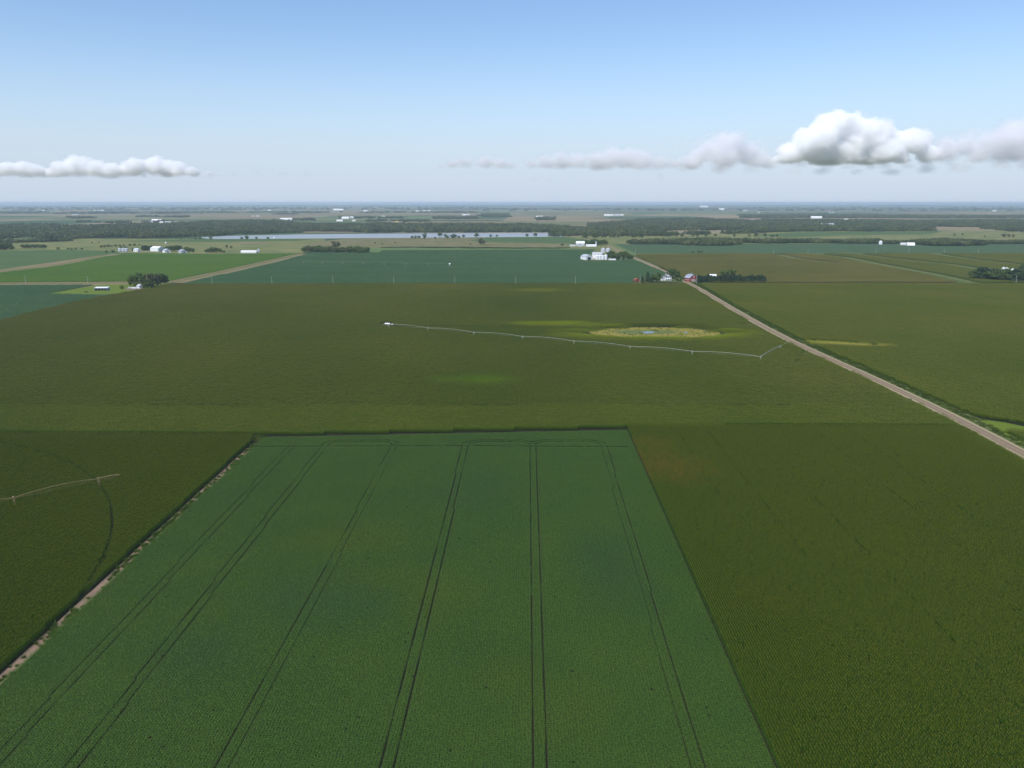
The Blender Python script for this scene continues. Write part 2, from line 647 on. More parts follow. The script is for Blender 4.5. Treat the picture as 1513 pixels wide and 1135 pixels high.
M['soy_far'] = leaf_mat('soybean_leaf_far', (0.072, 0.148, 0.054), (0.088, 0.165, 0.060), grain=0.6, scale=0.005, rough=0.5, spec=0.15, stretch=(1, 3, 1))
M['soy_bright'] = leaf_mat('soybean_leaf_bright', (0.105, 0.205, 0.030), (0.130, 0.220, 0.036), grain=0.6, scale=0.004, stretch=(1, 3, 1))
M['weed'] = leaf_mat('weed_leaf', (0.05, 0.10, 0.02), (0.10, 0.14, 0.03), grain=0.8, scale=0.1)
M['grass'] = leaf_mat('verge_grass_blade', (0.045, 0.082, 0.014), (0.078, 0.104, 0.024), grain=0.8, scale=0.03)

def corn_tiles(name, nvar, mats, **kw):
    o = []
    for i in range(nvar):
        V, mid = corn_quads(**kw)
        o.append(make_tile(name, quads_mesh(name, V, mats, mid)))
    return o

T_corn = corn_tiles('corn_row', 4, [M['corn'], M['tassel']], n_plants=5, w_span=0.76, l_span=1.2, leaves=9, seg=2, lw=0.055, tassels=3, reach=0.63)
def far_corn(mats):
    return corn_tiles('corn_rows', 3, mats, n_plants=9, w_span=3.04, l_span=3.0, leaves=7, seg=2, lw=0.075, rows=4, tassels=2)
T_corn_mid = far_corn([M['corn_mid'], M['tassel_mid']])
T_corn_dry = far_corn([M['corn_dry'], M['tassel_mid']])
T_corn_green = far_corn([M['corn_green'], M['tassel_mid']])
T_soy = [make_tile('soy_row', quads_mesh('soy_row', soy_quads(64, 0.76, 0.86, 0.085), M['soy'])) for _ in range(4)]
def far_soy(mat):
    return [make_tile('soy_rows', quads_mesh('soy_rows', soy_quads(520, 6.08, 6.0, 0.24, rows=8), mat)) for _ in range(3)]
T_soy_far = far_soy(M['soy_far'])
T_soy_bright = far_soy(M['soy_bright'])

def tuft_tile(name, mat, n, rad, hmin, hmax, wd):
    V = []
    for i in range(n):
        a, r = RNG.uniform(0, 6.28), rad * math.sqrt(RNG.uniform(0, 1))
        x, y = r * math.cos(a), r * math.sin(a)
        h = RNG.uniform(hmin, hmax)
        b = RNG.uniform(0, 6.28)
        dx, dy = math.cos(b) * wd, math.sin(b) * wd
        ex, ey = RNG.normal(0, h * 0.45), RNG.normal(0, h * 0.45)
        V.append([(x - dx, y - dy, 0), (x + dx, y + dy, 0), (x + ex + dx * 0.5, y + ey + dy * 0.5, h), (x + ex - dx * 0.5, y + ey - dy * 0.5, h)])
    return make_tile(name, quads_mesh(name, np.array(V), mat))
T_weed = [tuft_tile('weed_tuft', M['weed'], 46, 0.55, 0.3, 1.1, 0.07) for _ in range(3)]
T_grass = [tuft_tile('grass_tuft', M['grass'], 60, 1.1, 0.25, 0.7, 0.06) for _ in range(3)]

# ------------------------------------------------------------------ land
def patch_mat():
    s = NT('far_farmland')
    p = sep2(s, s.pos())
    q = s.xf(p, rot=UA)
    def cells(sx, sy, off):
        v = s.xf(q, loc=(off, off * 0.7, 0), scl=(1 / sx, 1 / sy, 1))
        fl = s.n('ShaderNodeVectorMath', operation='FLOOR')
        s.put(fl.inputs[0], v)
        wn = s.n('ShaderNodeTexWhiteNoise', noise_dimensions='3D')
        s.put(wn.inputs[0], fl.outputs[0])
        return wn.outputs['Value']
    def pal(v, cols):
        r = s.n('ShaderNodeValToRGB')
        r.color_ramp.interpolation = 'CONSTANT'
        el = r.color_ramp.elements
        while len(el) < len(cols):
            el.new(0.5)
        for i, c in enumerate(cols):
            el[i].position = i / len(cols)
            el[i].color = c4(c)
        s.put(r.inputs[0], v)
        return r.outputs[0]
    cols = [(0.10, 0.13, 0.045), (0.24, 0.19, 0.105), (0.055, 0.100, 0.035), (0.14, 0.15, 0.06), (0.25, 0.21, 0.12), (0.24, 0.19, 0.105),
            (0.21, 0.17, 0.085), (0.045, 0.08, 0.03), (0.11, 0.165, 0.05), (0.21, 0.165, 0.09)]
    a = pal(cells(820, 410, 0.2), cols)
    b = pal(cells(1640, 820, 5.3), cols[3:] + cols[:3])
    c = s.mix(s.ramp(cells(1640, 1640, 9.1), 0.499, 0.501), a, b)
    c = s.mix(s.ramp(s.noise(p, 0.0009, 7, 0.7), 0.575, 0.62), c, c4((0.045, 0.07, 0.035)))
    c = s.mix(s.ramp(s.noise(p, 0.01, 5), 0.3, 0.7), c, s.mix(1.0, c, c4((0.8, 0.82, 0.78)), 'MULTIPLY'))
    return s.finish(c, 0.9, 0.1)

M['farmland'] = patch_mat()
M['soil'] = land_mat('dark_soil_and_litter', (0.018, 0.022, 0.010), (0.026, 0.026, 0.014), 0.4)  # near-black greenish soil and litter beneath the crops
M['pasture_tan'] = land_mat('dry_pasture', (0.140, 0.128, 0.048), (0.190, 0.160, 0.072), 0.006, c=(0.095, 0.115, 0.038), cscale=0.02, stretch=(1, 4, 1))
M['pasture_green'] = land_mat('pasture', (0.130, 0.145, 0.040), (0.205, 0.190, 0.066), 0.006, c=(0.08, 0.12, 0.034), cscale=0.015, stretch=(1, 4, 1))
M['field_green'] = land_mat('green_field', (0.052, 0.098, 0.022), (0.072, 0.112, 0.028), 0.005, stretch=(1, 4, 1))
M['field_soy'] = land_mat('distant_soybeans', (0.044, 0.084, 0.030), (0.056, 0.095, 0.034), 0.005, stretch=(1, 4, 1))
M['lawn'] = land_mat('mown_grass', (0.090, 0.140, 0.012), (0.120, 0.160, 0.016), 0.05)
M['verge'] = land_mat('grass_verge', (0.055, 0.092, 0.018), (0.085, 0.110, 0.028), 0.05, c=(0.12, 0.12, 0.045), cscale=0.15)
M['lane'] = land_mat('grassy_lane', (0.098, 0.118, 0.028), (0.135, 0.138, 0.040), 0.03, c=(0.08, 0.115, 0.024), cscale=0.06)
M['dirt'] = land_mat('bare_dirt', (0.19, 0.130, 0.095), (0.25, 0.175, 0.125), 0.12, c=(0.14, 0.13, 0.06), cscale=0.35)
M['yard'] = land_mat('gravel_yard', (0.34, 0.29, 0.22), (0.42, 0.36, 0.27), 0.06)

ground = sheet('ground', [(-62000, -300), (62000, -300), (62000, 62000), (-62000, 62000)], M['farmland'], -0.02)

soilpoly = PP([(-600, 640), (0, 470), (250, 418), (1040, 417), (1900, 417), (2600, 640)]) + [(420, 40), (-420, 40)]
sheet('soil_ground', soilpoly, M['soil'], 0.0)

far_sheets = [
    ('pasture_ground', [(-300, 376), (-300, 352), (310, 353), (480, 352), (480, 366), (448, 374), (330, 375), (150, 374)], 'pasture_green', 0.02),
    ('field_ground', [(160, 356.5), (300, 353), (470, 353.3), (440, 356), (300, 357.8)], 'field_green', 0.06),
    ('pasture_ground', [(440, 366), (470, 357), (520, 352), (832, 351), (840, 366.5)], 'pasture_tan', 0.03),
    ('field_ground', [(690, 356), (720, 351), (832, 349.5), (850, 353), (900, 356), (860, 360), (740, 358.5)], 'field_green', 0.08),
    ('pasture_ground', [(832, 350), (900, 349), (1000, 348), (1100, 343.5), (1250, 341), (1900, 341), (1900, 362), (905, 362), (860, 366)], 'pasture_green', 0.04),
    ('field_ground', [(1110, 347.5), (1180, 343.5), (1300, 342), (1395, 342), (1370, 346.5), (1240, 348), (1170, 351)], 'field_green', 0.08),
    ('field_ground', [(908, 361), (1000, 360), (1900, 360), (1900, 374.5), (940, 374.5)], 'field_soy', 0.08),
    ('field_ground', [(-300, 398), (-300, 376), (100, 369), (190, 371.5), (95, 385), (0, 398.5)], 'field_green', 0.06),
]
for nm, poly, mt, z in far_sheets:
    sheet(nm, PP(poly), M[mt], z)

# river, slough and pond
def water_mat(name, col, rough, bump):
    s = NT(name)
    p = s.pos()
    return s.finish(c4(col), rough, 0.5, bump=(s.noise(s.xf(p, scl=(0.3, 1, 1)), 0.25, 3), bump, 0.5))
M['river'] = water_mat('river_water', (0.30, 0.31, 0.30), 0.35, 0.5)
M['pondwater'] = water_mat('pond_water', (0.16, 0.20, 0.24), 0.25, 0.05)
sheet('river_water', PP([(290, 351), (340, 348.6), (450, 346.3), (620, 344.8), (832, 344), (832, 350), (760, 350.4), (640, 351.3), (520, 352), (400, 353), (310, 353.3)]), M['river'], 0.12)
sheet('sandbar_ground', PP([(350, 347.6), (420, 344.6), (520, 344.3), (440, 346.0)]), M['field_green'], 0.2)
sheet('slough_water', PP([(1020, 336.6), (1042, 335.6), (1042, 337.2), (1026, 337.9)]), M['river'], 0.12)

# ------------------------------------------------------------------ main road
ROAD = smooth_line([P(x, y) for x, y in [(1760, 795), (1640, 737), (1513, 671), (1420, 622), (1300, 564), (1165, 502), (1090, 461), (1040, 431), (1012, 416), (960, 391), (925, 376), (900, 364), (880, 357), (862, 352.5)]], 20)
def road_mat():
    s = NT('gravel_road')
    uv = s.n('ShaderNodeUVMap').outputs[0]
    sx = s.n('ShaderNodeSeparateXYZ')
    s.put(sx.inputs[0], uv)
    u = sx.outputs[0]
    p = s.pos()
    wob = s.math('MULTIPLY', s.math('SUBTRACT', s.noise(p, 0.04, 2), 0.5), 0.10)
    uu = s.math('ADD', u, wob)
    d = s.math('ABSOLUTE', s.math('SUBTRACT', uu, 0.5))
    worn = s.ramp(s.math('ABSOLUTE', s.math('SUBTRACT', d, 0.17)), 0.02, 0.12, 1, 0)
    edge = s.ramp(d, 0.26, 0.36)
    base = s.mix(s.ramp(s.noise(p, 0.35, 5), 0.3, 0.7), c4((0.205, 0.158, 0.098)), c4((0.26, 0.205, 0.125)))
    col = s.mix(worn, base, c4((0.19, 0.137, 0.095)))
    col = s.mix(edge, col, c4((0.34, 0.28, 0.175)))
    ragged = s.ramp(s.math('ADD', d, s.math('MULTIPLY', s.noise(p, 0.5, 4), 0.12)), 0.50, 0.54)
    col = s.mix(ragged, col, c4((0.14, 0.15, 0.05)))
    return s.finish(col, 0.95, 0.1, bump=(s.noise(p, 3.0, 4), 0.4, 0.1))
M['road'] = road_mat()
strip('road_verge_ground', ROAD, 27.0, M['verge'], 0.05)
strip('road', ROAD, 9.6, M['road'], 0.07, crown=0.10)

# lanes and field tracks
strip('lane_path', smooth_line(PP([(-200, 420.5), (0, 419.2), (120, 418.6), (190, 417.6), (246, 417)])), 9, M['lane'], 0.08)
strip('lane_path', smooth_line(PP([(246, 419), (300, 408), (360, 395), (420, 381), (452, 372.5)])), 8, M['lane'], 0.10)
strip('lane_path', smooth_line(PP([(-250, 424), (0, 400.5), (60, 394), (100, 388.5), (150, 378), (184, 372.5), (212, 371.3), (232, 370.5)])), 6, M['lane'], 0.12)
strip('farm_yard_path', smooth_line(PP([(176, 373.2), (190, 372.4), (206, 372.6), (224, 371), (236, 369.6)])), 9, M['yard'], 0.16)
sheet('grass_yard_ground', PP([(70, 433.8), (110, 427), (150, 421), (190, 420), (248, 419), (246, 423), (215, 428), (192, 433), (150, 435)]), M['lawn'], 0.05)
sheet('farm_yard_ground', PP([(183, 428), (190, 424.5), (205, 424), (213, 427), (205, 429.5)]), M['dirt'], 0.09)
sheet('farm_yard_ground', PP([(935, 418.5), (945, 411), (985, 406), (1012, 409), (1020, 415.5), (985, 417)]), M['verge'], 0.16)
sheet('farm_yard_ground', PP([(1003, 413), (1020, 411), (1046, 414.5), (1030, 418)]), M['verge'], 0.18)
sheet('farm_yard_ground', PP([(858, 385), (862, 381), (905, 379), (912, 383.5), (900, 385.5)]), M['verge'], 0.10)
sheet('gravel_yard_ground', PP([(868, 383.5), (873, 380.8), (880, 380.8), (880, 384)]), M['yard'], 0.13)
sheet('farm_yard_ground', PP([(838, 365), (845, 359), (900, 358.5), (925, 372), (908, 378), (868, 372), (838, 372)]), M['pasture_green'], 0.11)
strip('farm_yard_path', smooth_line(PP([(864, 364.5), (868, 361.5), (868, 360)])), 6, M['yard'], 0.16)
strip('farm_yard_path', smooth_line(PP([(1330, 362.4), (1338, 362.6), (1346, 362.9)])), 9, M['yard'], 0.16)
sheet('bare_ground', PP([(345, 360.2), (352, 359), (395, 358.8), (400, 360)]), M['dirt'], 0.12)

# ------------------------------------------------------------------ crops
SL0, SL1 = np.array(P(381, 655)), np.array(P(0, 1012))
SR0, SR1 = np.array(P(929, 641, 0.8)), np.array(P(1145, 1135, 0.8))
def ext(a, b, y):
    t = (y - a[1]) / (b[1] - a[1])
    return tuple(a + (b - a) * t)
SL_t, SL_b = ext(SL0, SL1, P(384, 648)[1]), ext(SL0, SL1, 70)
SR_t, SR_b = ext(SR0, SR1, P(929, 637)[1]), ext(SR0, SR1, 70)
soy_poly = [SL_t, SR_t, SR_b, SL_b]

def track(px_top, px_bot, y0=660, y1=1135):
    a, b = np.array(P(px_top, y0)), np.array(P(px_bot, y1))
    d = (b - a) / np.linalg.norm(b - a)
    return a, b + d * 40
tracks = []
ends = {}
for k, (xt, xb) in enumerate([(431, -12), (480, 108), (583, 330), (688, 573), (787, 797), (892, 1030)]):
    a, b = track(xt, xb)
    nrm = np.array([(b - a)[1], -(b - a)[0]])
    nrm /= np.linalg.norm(nrm)
    for sgn in (-1, 1):
        tracks.append(smooth_line([tuple(a + nrm * sgn * 1.45), tuple(b + nrm * sgn * 1.45)], 400))
    ends[k] = a
def headland(k0, k1, off):
    a, b = ends[k0], ends[k1]
    n = np.array([0, 1.0])
    o = []
    r = 7.0
    up = 6.0 + off
    e = 1.45 + off * 0.0
    pts = [a + n * 0 + W * (-1.45 if off > 0 else 1.45)]
    pts.append(a + n * (up * 0.55) + W * (-0.6 if off > 0 else 2.2))
    pts.append(a + n * up + W * 5)
    m = 6
    for i in range(1, m):
        pts.append(a + (b - a) * i / m + n * up)
    pts.append(b + n * up - W * 5)
    pts.append(b + n * (up * 0.55) + W * (0.6 if off > 0 else -2.2))
    pts.append(b + W * (1.45 if off > 0 else -1.45))
    return smooth_line([tuple(p) for p in pts], 2.0)
for k0, k1 in ((1, 2), (3, 4), (4, 5)):
    for off in (0.0, 2.9):
        tracks.append(headland(k0, k1, off))
for off in (-2.2,):
    tracks.append([tuple(ends[0] - W * 18 + U * off), tuple(ends[3] + U * (off + 1.5)), tuple(ends[5] + W * 12 + U * off)])

X, Y, a = row_points(soy_poly, 0.76, 0.76)
keep = np.ones(len(X), bool)
low = np.ones(len(X))
sxs = np.ones(len(X))
faint = [0.6, 0.55, 0.7, 0.65, 0.45, 0.62, 0.76, 0.76, 0.74, 0.7, 0.68, 0.45]
for i, t in enumerate(tracks):
    if i < 12:                       # straight pair: the rows part beside the wheel
        p0, p1 = np.array(t[0]), np.array(t[-1])
        e = (p1 - p0) / np.linalg.norm(p1 - p0)
        nr = np.array([e[1], -e[0]])
        al = (X - p0[0]) * e[0] + (Y - p0[1]) * e[1]
        sg = (X - p0[0]) * nr[0] + (Y - p0[1]) * nr[1]
        wgt = faint[i] * np.clip(0.92 + 0.8 * np.array([mnoise.noise((v * 0.09, i * 3.1, 0)) for v in al]), 0.25, 1.0)
        h = (al > -1.0) & (np.abs(sg) < 0.76)
        goal = np.sign(sg) * (0.42 + 0.44 * np.abs(sg))
        mv = np.where(h, (goal - sg) * wgt, 0)
        X = X + nr[0] * mv
        Y = Y + nr[1] * mv
        sxs = np.where(h, 1.0 - 0.48 * wgt, sxs)
    else:
        d = dist_line(X, Y, t)
        bent = d < 0.55
        low[bent] = RNG.uniform(0.2, 0.45, bent.sum())
keep &= RNG.uniform(0, 1, len(X)) > 0.0008
X, Y, low, sxs = X[keep], Y[keep], low[keep], sxs[keep]
n = len(X)
lowf = np.array([mnoise.noise((x * 0.05, y * 0.02, 3.0)) for x, y in zip(X, Y)])
scatter('soybean_crop', X, Y, a + RNG.integers(0, 2, n) * math.pi + RNG.normal(0, 0.02, n), RNG.uniform(0.98, 1.08, n), T_soy,
        'deep green soybean field with sprayer wheel tracks between the two nearest cornfields', 'soybean field', sx=sxs, sz=low * (1.0 + 0.12 * lowf) * RNG.uniform(0.94, 1.06, n))

# near corn, left
def circ(p, q, r):
    A = np.array([[2 * (q[0] - p[0]), 2 * (q[1] - p[1])], [2 * (r[0] - p[0]), 2 * (r[1] - p[1])]])
    B = np.array([q[0] ** 2 - p[0] ** 2 + q[1] ** 2 - p[1] ** 2, r[0] ** 2 - p[0] ** 2 + r[1] ** 2 - p[1] ** 2])
    c = np.linalg.solve(A, B)
    return c, math.hypot(p[0] - c[0], p[1] - c[1])
LC, LR = circ(P(62, 668, 2), P(165, 755, 2), P(128, 862, 2))
left_poly = [ext(SL0 - np.array([3.2, 0]), SL1 - np.array([3.2, 0]), P(372, 655)[1]), ext(SL0 - np.array([3.2, 0]), SL1 - np.array([3.2, 0]), 70), (-420, 70), P(-300, 644.5), P(0, 645), P(374, 647)]
X, Y, a = row_points(left_poly, 0.76, 1.1)
d = np.abs(np.hypot(X - LC[0], Y - LC[1]) - LR)
k = ((d > 0.48) | (RNG.uniform(0, 1, len(X)) < 0.2)) & (RNG.uniform(0, 1, len(X)) > 0.01)
X, Y = X[k], Y[k]
n = len(X)
scatter('corn_crop', X, Y, a + RNG.integers(0, 2, n) * math.pi + RNG.normal(0, 0.05, n), RNG.uniform(0.97, 1.06, n), T_corn,
        'olive green cornfield with a curved wheel track left of the soybeans', 'cornfield', sz=RNG.uniform(0.9, 1.08, n))

# near corn, right
def road_side(off):
    pts = [Vector(p) for p in ROAD]
    o = []
    for i, p in enumerate(pts):
        t = (pts[min(i + 1, len(pts) - 1)] - pts[max(i - 1, 0)]).normalized()
        q = p + Vector((t.y, -t.x)) * off
        o.append((q.x, q.y))
    return o
RL, RR = road_side(-8.0), road_side(10.5)
topC = P(930, 634)[1]
def at_y(line, y):
    for (x0, y0), (x1, y1) in zip(line[:-1], line[1:]):
        if y0 <= y <= y1:
            return (x0 + (x1 - x0) * (y - y0) / (y1 - y0), y)
rl_near = [p for p in RL if p[1] < topC - 1] + [at_y(RL, topC - 0.5)]
right_poly = [(SR_t[0] + 0.25, topC + 1), (SR_b[0] + 0.25, 70), (420, 70)] + rl_near
X, Y, a = row_points(right_poly, 0.76, 1.1)
wv = X * W[0] + Y * W[1]
k = RNG.uniform(0, 1, len(X)) > 0.012
for off, y0, y1 in ((118, 150, 330), (96, 240, 420), (153, 200, 400), (172, 210, 420), (80, 300, 400)):
    k &= ~((np.abs(wv - off) < 0.40) & (Y > y0) & (Y < y1) & (RNG.uniform(0, 1, len(X)) < 0.36))
X, Y = X[k], Y[k]
n = len(X)
scatter('corn_crop', X, Y, a + RNG.integers(0, 2, n) * math.pi + RNG.normal(0, 0.04, n), RNG.uniform(0.97, 1.06, n), T_corn,
        'olive green cornfield in clear rows right of the soybeans', 'cornfield', sz=RNG.uniform(0.97, 1.04, n))

# middle corn with the pivot
rl_mid = [at_y(RL, topC + 2.5)] + [p for p in RL if topC + 3 < p[1] < P(1012, 419.5)[1]]
mid_poly = PP([(-300, 641), (-300, 540), (0, 475.5), (110, 447.5), (252, 421.5), (600, 421), (1004, 420.6)]) + rl_mid[::-1] + \
    [(SR_t[0] + 2, topC + 3), (SR_t[0] - 1, SR_t[1] + 4), (SL_t[0], SL_t[1] + 4), P(372, 643.8), P(0, 641.8)]
mid_poly = [p for p in mid_poly]
head_y = lambda X: 1
X, Y, a = row_points(mid_poly, 3.04, 3.0)
pond_c = np.array(P(967, 491.3))
PIV = np.array(P(572, 480))
def pond_r(X, Y, rx, ry):
    ang = np.arctan2((Y - pond_c[1]) / ry, (X - pond_c[0]) / rx)
    return np.hypot((X - pond_c[0]) / rx, (Y - pond_c[1]) / ry) + 0.10 * np.sin(3 * ang + 0.5) + 0.07 * np.sin(7 * ang) + 0.05 * np.sin(13 * ang)
gap_line = [P(578, 481.7, 2), P(800, 482.3, 2), P(950, 480.8, 2), P(1118, 477, 2), P(1135, 485, 2), P(1150, 495, 2)]
def mid_keep(X, Y, rnd=True):
    k = pond_r(X, Y, 60, 30) > 1
    k &= np.hypot(X - PIV[0], Y - PIV[1]) > 7
    k &= dist_line(X, Y, gap_line) > 1.55
    return k
k = mid_keep(X, Y)
CCm, CRm = PIV, 389.0
HY = P(800, 603)[1]
k &= Y > HY
X2, Y2, a2 = row_points(mid_poly, 3.04, 3.0, math.pi / 2)
k2 = Y2 <= HY
d = np.hypot(X - PIV[0], Y - PIV[1])
k &= ~((np.abs(d - 395) < 1.3) & (X > 215) & (Y < PIV[1] - 100) & (RNG.uniform(0, 1, len(X)) < 0.4))
X, Y = np.concatenate([X[k], X2[k2]]), np.concatenate([Y[k], Y2[k2]])
a = np.concatenate([np.full(k.sum(), a), np.full(k2.sum(), a2)])
n = len(X)
stunt = np.clip((pond_r(X, Y, 60, 30) - 0.98) / 0.40, 0.22, 1.0)
scatter('corn_crop', X, Y, a + RNG.integers(0, 2, n) * math.pi, RNG.uniform(0.97, 1.06, n), T_corn_mid,
        'huge olive cornfield with the long irrigation pivot standing in it', 'cornfield', sz=stunt * RNG.uniform(0.9, 1.08, n))

# corn right of the road
rr_mid = [p for p in RR if P(1449, 617)[1] < p[1] < P(1045, 420)[1]]
east_poly = rr_mid + PP([(1045, 420.3), (1300, 420.3), (1513, 420.8), (1900, 421), (1900, 650), (1513, 627), (1452, 618.5)])
X, Y, a = row_points(east_poly, 3.04, 3.0, math.pi / 2)
tc = P(1258, 507.5)
dd = dist_line(X, Y, [P(1200, 503.5, 1), P(1240, 505.5, 1), P(1290, 510, 1)])
k = (dd > 4.5) | ((dd > 2.0) & (RNG.uniform(0, 1, len(X)) < 0.4))
X, Y = X[k], Y[k]
n = len(X)
scatter('corn_crop', X, Y, a + RNG.integers(0, 2, n) * math.pi, RNG.uniform(0.97, 1.06, n), T_corn_mid,
        'olive cornfield beyond the gravel road with a tan bare streak in it', 'cornfield', sz=RNG.uniform(0.9, 1.08, n))
se_poly = PP([(1490, 636.5), (1900, 655), (1900, 860)]) + [road_side(11)[i] for i in range(0, 9)] + PP([(1505, 650)])
se_poly = PP([(1482, 638), (1900, 662), (1900, 850), (1640, 722), (1560, 680), (1513, 655)])
X, Y, a = row_points(se_poly, 3.04, 3.0)
n = len(X)
scatter('corn_crop', X, Y, a, RNG.uniform(0.97, 1.06, n), T_corn_mid, 'small corner of dark corn at the right edge beside the bright grass', 'cornfield')
sheet('grass_verge_ground', PP([(1446, 619.5), (1482, 624), (1520, 632), (1530, 660), (1500, 652)]), M['lawn'], 0.09)
sheet('bare_streak_ground', PP([(1196, 502.5), (1245, 504.5), (1290, 508.5), (1300, 511.5), (1270, 510.5), (1230, 508)]), M['lane'], 0.06)

# pond hollow
ringp = []
for i in range(48):
    t = 2 * math.pi * i / 48
    ringp.append((pond_c[0] + 62 * math.cos(t), pond_c[1] + 31 * math.sin(t)))
M['hollow'] = land_mat('drowned_crop_hollow', (0.20, 0.175, 0.030), (0.26, 0.205, 0.050), 0.05, c=(0.15, 0.16, 0.02), cscale=0.06,
                       patches=[(P(952, 490.8), (36, 14), 0, (0.09, 0.13, 0.04), 0.85, 0.4)])
sheet('hollow_ground', ringp, M['hollow'], 0.06)
pp = []
pc = P(958, 491.2)
for i in range(28):
    t = 2 * math.pi * i / 28
    r = 1 + 0.25 * math.sin(2 * t + 1) + 0.15 * math.sin(5 * t)
    pp.append((pc[0] + 4.6 * r * math.cos(t), pc[1] + 6.5 * r * math.sin(t)))
sheet('pond_water', pp, M['pondwater'], 0.09)
pc2 = P(1013, 491.5)
sheet('pond_water', [(pc2[0] + 1.8 * math.cos(i * 0.4488), pc2[1] + 3.5 * math.sin(i * 0.4488 + 0.3)) for i in range(14)], M['pondwater'], 0.09)
X = RNG.uniform(-62, 62, 260); Y = RNG.uniform(-31, 31, 260)
k = ((X / 60) ** 2 + (Y / 29) ** 2 < 1) & (np.hypot((X + pond_c[0] - pc[0]) / 7, (Y + pond_c[1] - pc[1]) / 9) > 1.1)
X, Y = X[k] + pond_c[0], Y[k] + pond_c[1]
scatter('pond_weeds', X, Y, RNG.uniform(0, 6.28, len(X)), RNG.uniform(0.4, 1.0, len(X)), T_weed, 'patchy weeds growing in the tan hollow around the pond', 'weeds')

# far soybeans and other near-ish fields
rl_far = [p for p in RL if P(1003, 413)[1] < p[1] < P(925, 377)[1]]
far_soy_poly = PP([(268, 419.8), (302, 411.6), (363, 398.6), (424, 383.6), (455, 375.2), (462, 374.2), (560, 373.5), (565, 370), (880, 369), (858, 385.5), (905, 386)]) + PP([(935, 383)]) + PP([(1000, 411)]) + PP([(945, 411), (935, 419)])
def far_field(poly, tiles, label, cat, holes=()):
    X, Y, a = row_points(poly, 6.08, 6.0)
    k = np.ones(len(X), bool)
    for h in holes:
        k &= h(X, Y)
    X, Y = X[k], Y[k]
    n = len(X)
    return scatter('soybean_crop' if 'soy' in cat else 'corn_crop', X, Y, a + RNG.integers(0, 2, n) * math.pi, RNG.uniform(0.98, 1.06, n), tiles, label, cat, sz=RNG.uniform(0.9, 1.1, n))
PIV3 = np.array(P(664, 391))
far_field(far_soy_poly, T_soy_far, 'blue green soybean field beyond the big cornfield with a small white pivot', 'soybean field',
          [lambda X, Y: np.hypot(X - PIV3[0], Y - PIV3[1]) > 6])
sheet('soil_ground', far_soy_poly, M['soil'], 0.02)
left_soy_poly = PP([(-400, 424), (0, 421.6), (140, 421.3), (108, 427), (68, 434.5), (150, 436), (180, 434.5), (108, 447), (0, 474), (-300, 530)])
far_field(left_soy_poly, T_soy_far, 'dull blue green soybeans at the left edge below the grass yard', 'soybean field')
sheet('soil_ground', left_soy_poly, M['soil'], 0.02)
g1 = PP([(-300, 418.5), (-250, 427), (0, 403), (62, 396), (102, 390.5), (152, 380), (190, 374.5), (330, 376), (440, 374.5), (398, 384), (330, 399), (248, 416), (190, 416), (0, 417.6)])
far_field(g1, T_soy_bright, 'bright green bean field between the farm lanes at left', 'soybean field')
sheet('field_ground', g1, M['field_green'], 0.03)

# terraced dry corn
strips3 = [PP([(1188, 374), (1250, 381), (1300, 391.5), (1370, 404), (1432, 418)]), PP([(1243, 373), (1300, 380), (1400, 391), (1445, 398)]), PP([(1370, 374), (1440, 384), (1530, 394)]),
           PP([(1150, 377), (1180, 383), (1230, 388)])]
east_far = PP([(942, 376.6), (1040, 375.8), (1160, 375.8)]) + [strips3[0][i] for i in range(1, 5)] + PP([(1130, 418.5), (1054, 418.3)]) + [p for p in RR[::-1] if P(1040, 416)[1] < p[1] < P(945, 377)[1]][::1]
east_far = PP([(948, 377), (1040, 375.8), (1160, 375.8), (1188, 376)]) + strips3[0][1:] + PP([(1130, 418.5), (1056, 418.3)]) + \
    sorted([p for p in RR if P(1040, 416)[1] < p[1] < P(950, 378)[1]], key=lambda p: p[1])
def far_corn_field(poly, tiles, label):
    X, Y, a = row_points(poly, 3.04 * 1.6, 3.0 * 1.6)
    k = np.ones(len(X), bool)
    for s_ in strips3:
        k &= dist_line(X, Y, s_) > 15
    X, Y = X[k], Y[k]
    n = len(X)
    return scatter('corn_crop', X, Y, a + RNG.integers(0, 2, n) * math.pi, RNG.uniform(1.5, 1.68, n), tiles, label, 'cornfield', sz=RNG.uniform(0.9, 1.1, n))
far_corn_field(east_far, T_corn_dry, 'brownish drying cornfield behind the red barn')
east_far2 = PP([(1188, 376), (1300, 375.2), (1900, 375.2), (1900, 418.5), (1432, 418.5)]) + strips3[0][1:4][::-1]
far_corn_field(east_far2, T_corn_green, 'terraced green cornfield with pale curving grass strips at right')
sheet('terrace_ground', PP([(936, 375), (1900, 375), (1900, 419.5), (1040, 419.5)]), M['verge'], 0.03)
for s_ in strips3:
    strip('terrace_ground', smooth_line(s_), 30, M['lane'], 0.14)
    strip('terrace_ground', [(q[0] - 10, q[1] - 13) for q in smooth_line(s_)], 16, M['field_green'], 0.17)

# dirt strip and weeds by the left corn
DS = [ext(SL0 - np.array([1.3, 0]), SL1 - np.array([1.3, 0]), y) for y in np.linspace(70, SL0[1] - 8, 30)]
strip('dirt_path', DS, 3.0, M['dirt'], 0.03)
X, Y = [], []
for i in range(900):
    y = RNG.uniform(80, SL0[1] - 3)
    dens = mnoise.noise((y * 0.06, 1.7, 0))
    if RNG.uniform(-0.75, 0.45) < dens:
        p = ext(SL0, SL1, y)
        X.append(p[0] - 0.9 + RNG.normal(0.0, 0.75)); Y.append(y)
for i in range(70):
    p = P(RNG.uniform(366, 392), RNG.uniform(644.5, 653))
    X.append(p[0]); Y.append(p[1])
scatter('weeds', np.array(X), np.array(Y), RNG.uniform(0, 6.28, len(X)), RNG.uniform(0.5, 1.25, len(X)), T_weed, 'green weed tufts along the bare dirt strip beside the corn', 'weeds')
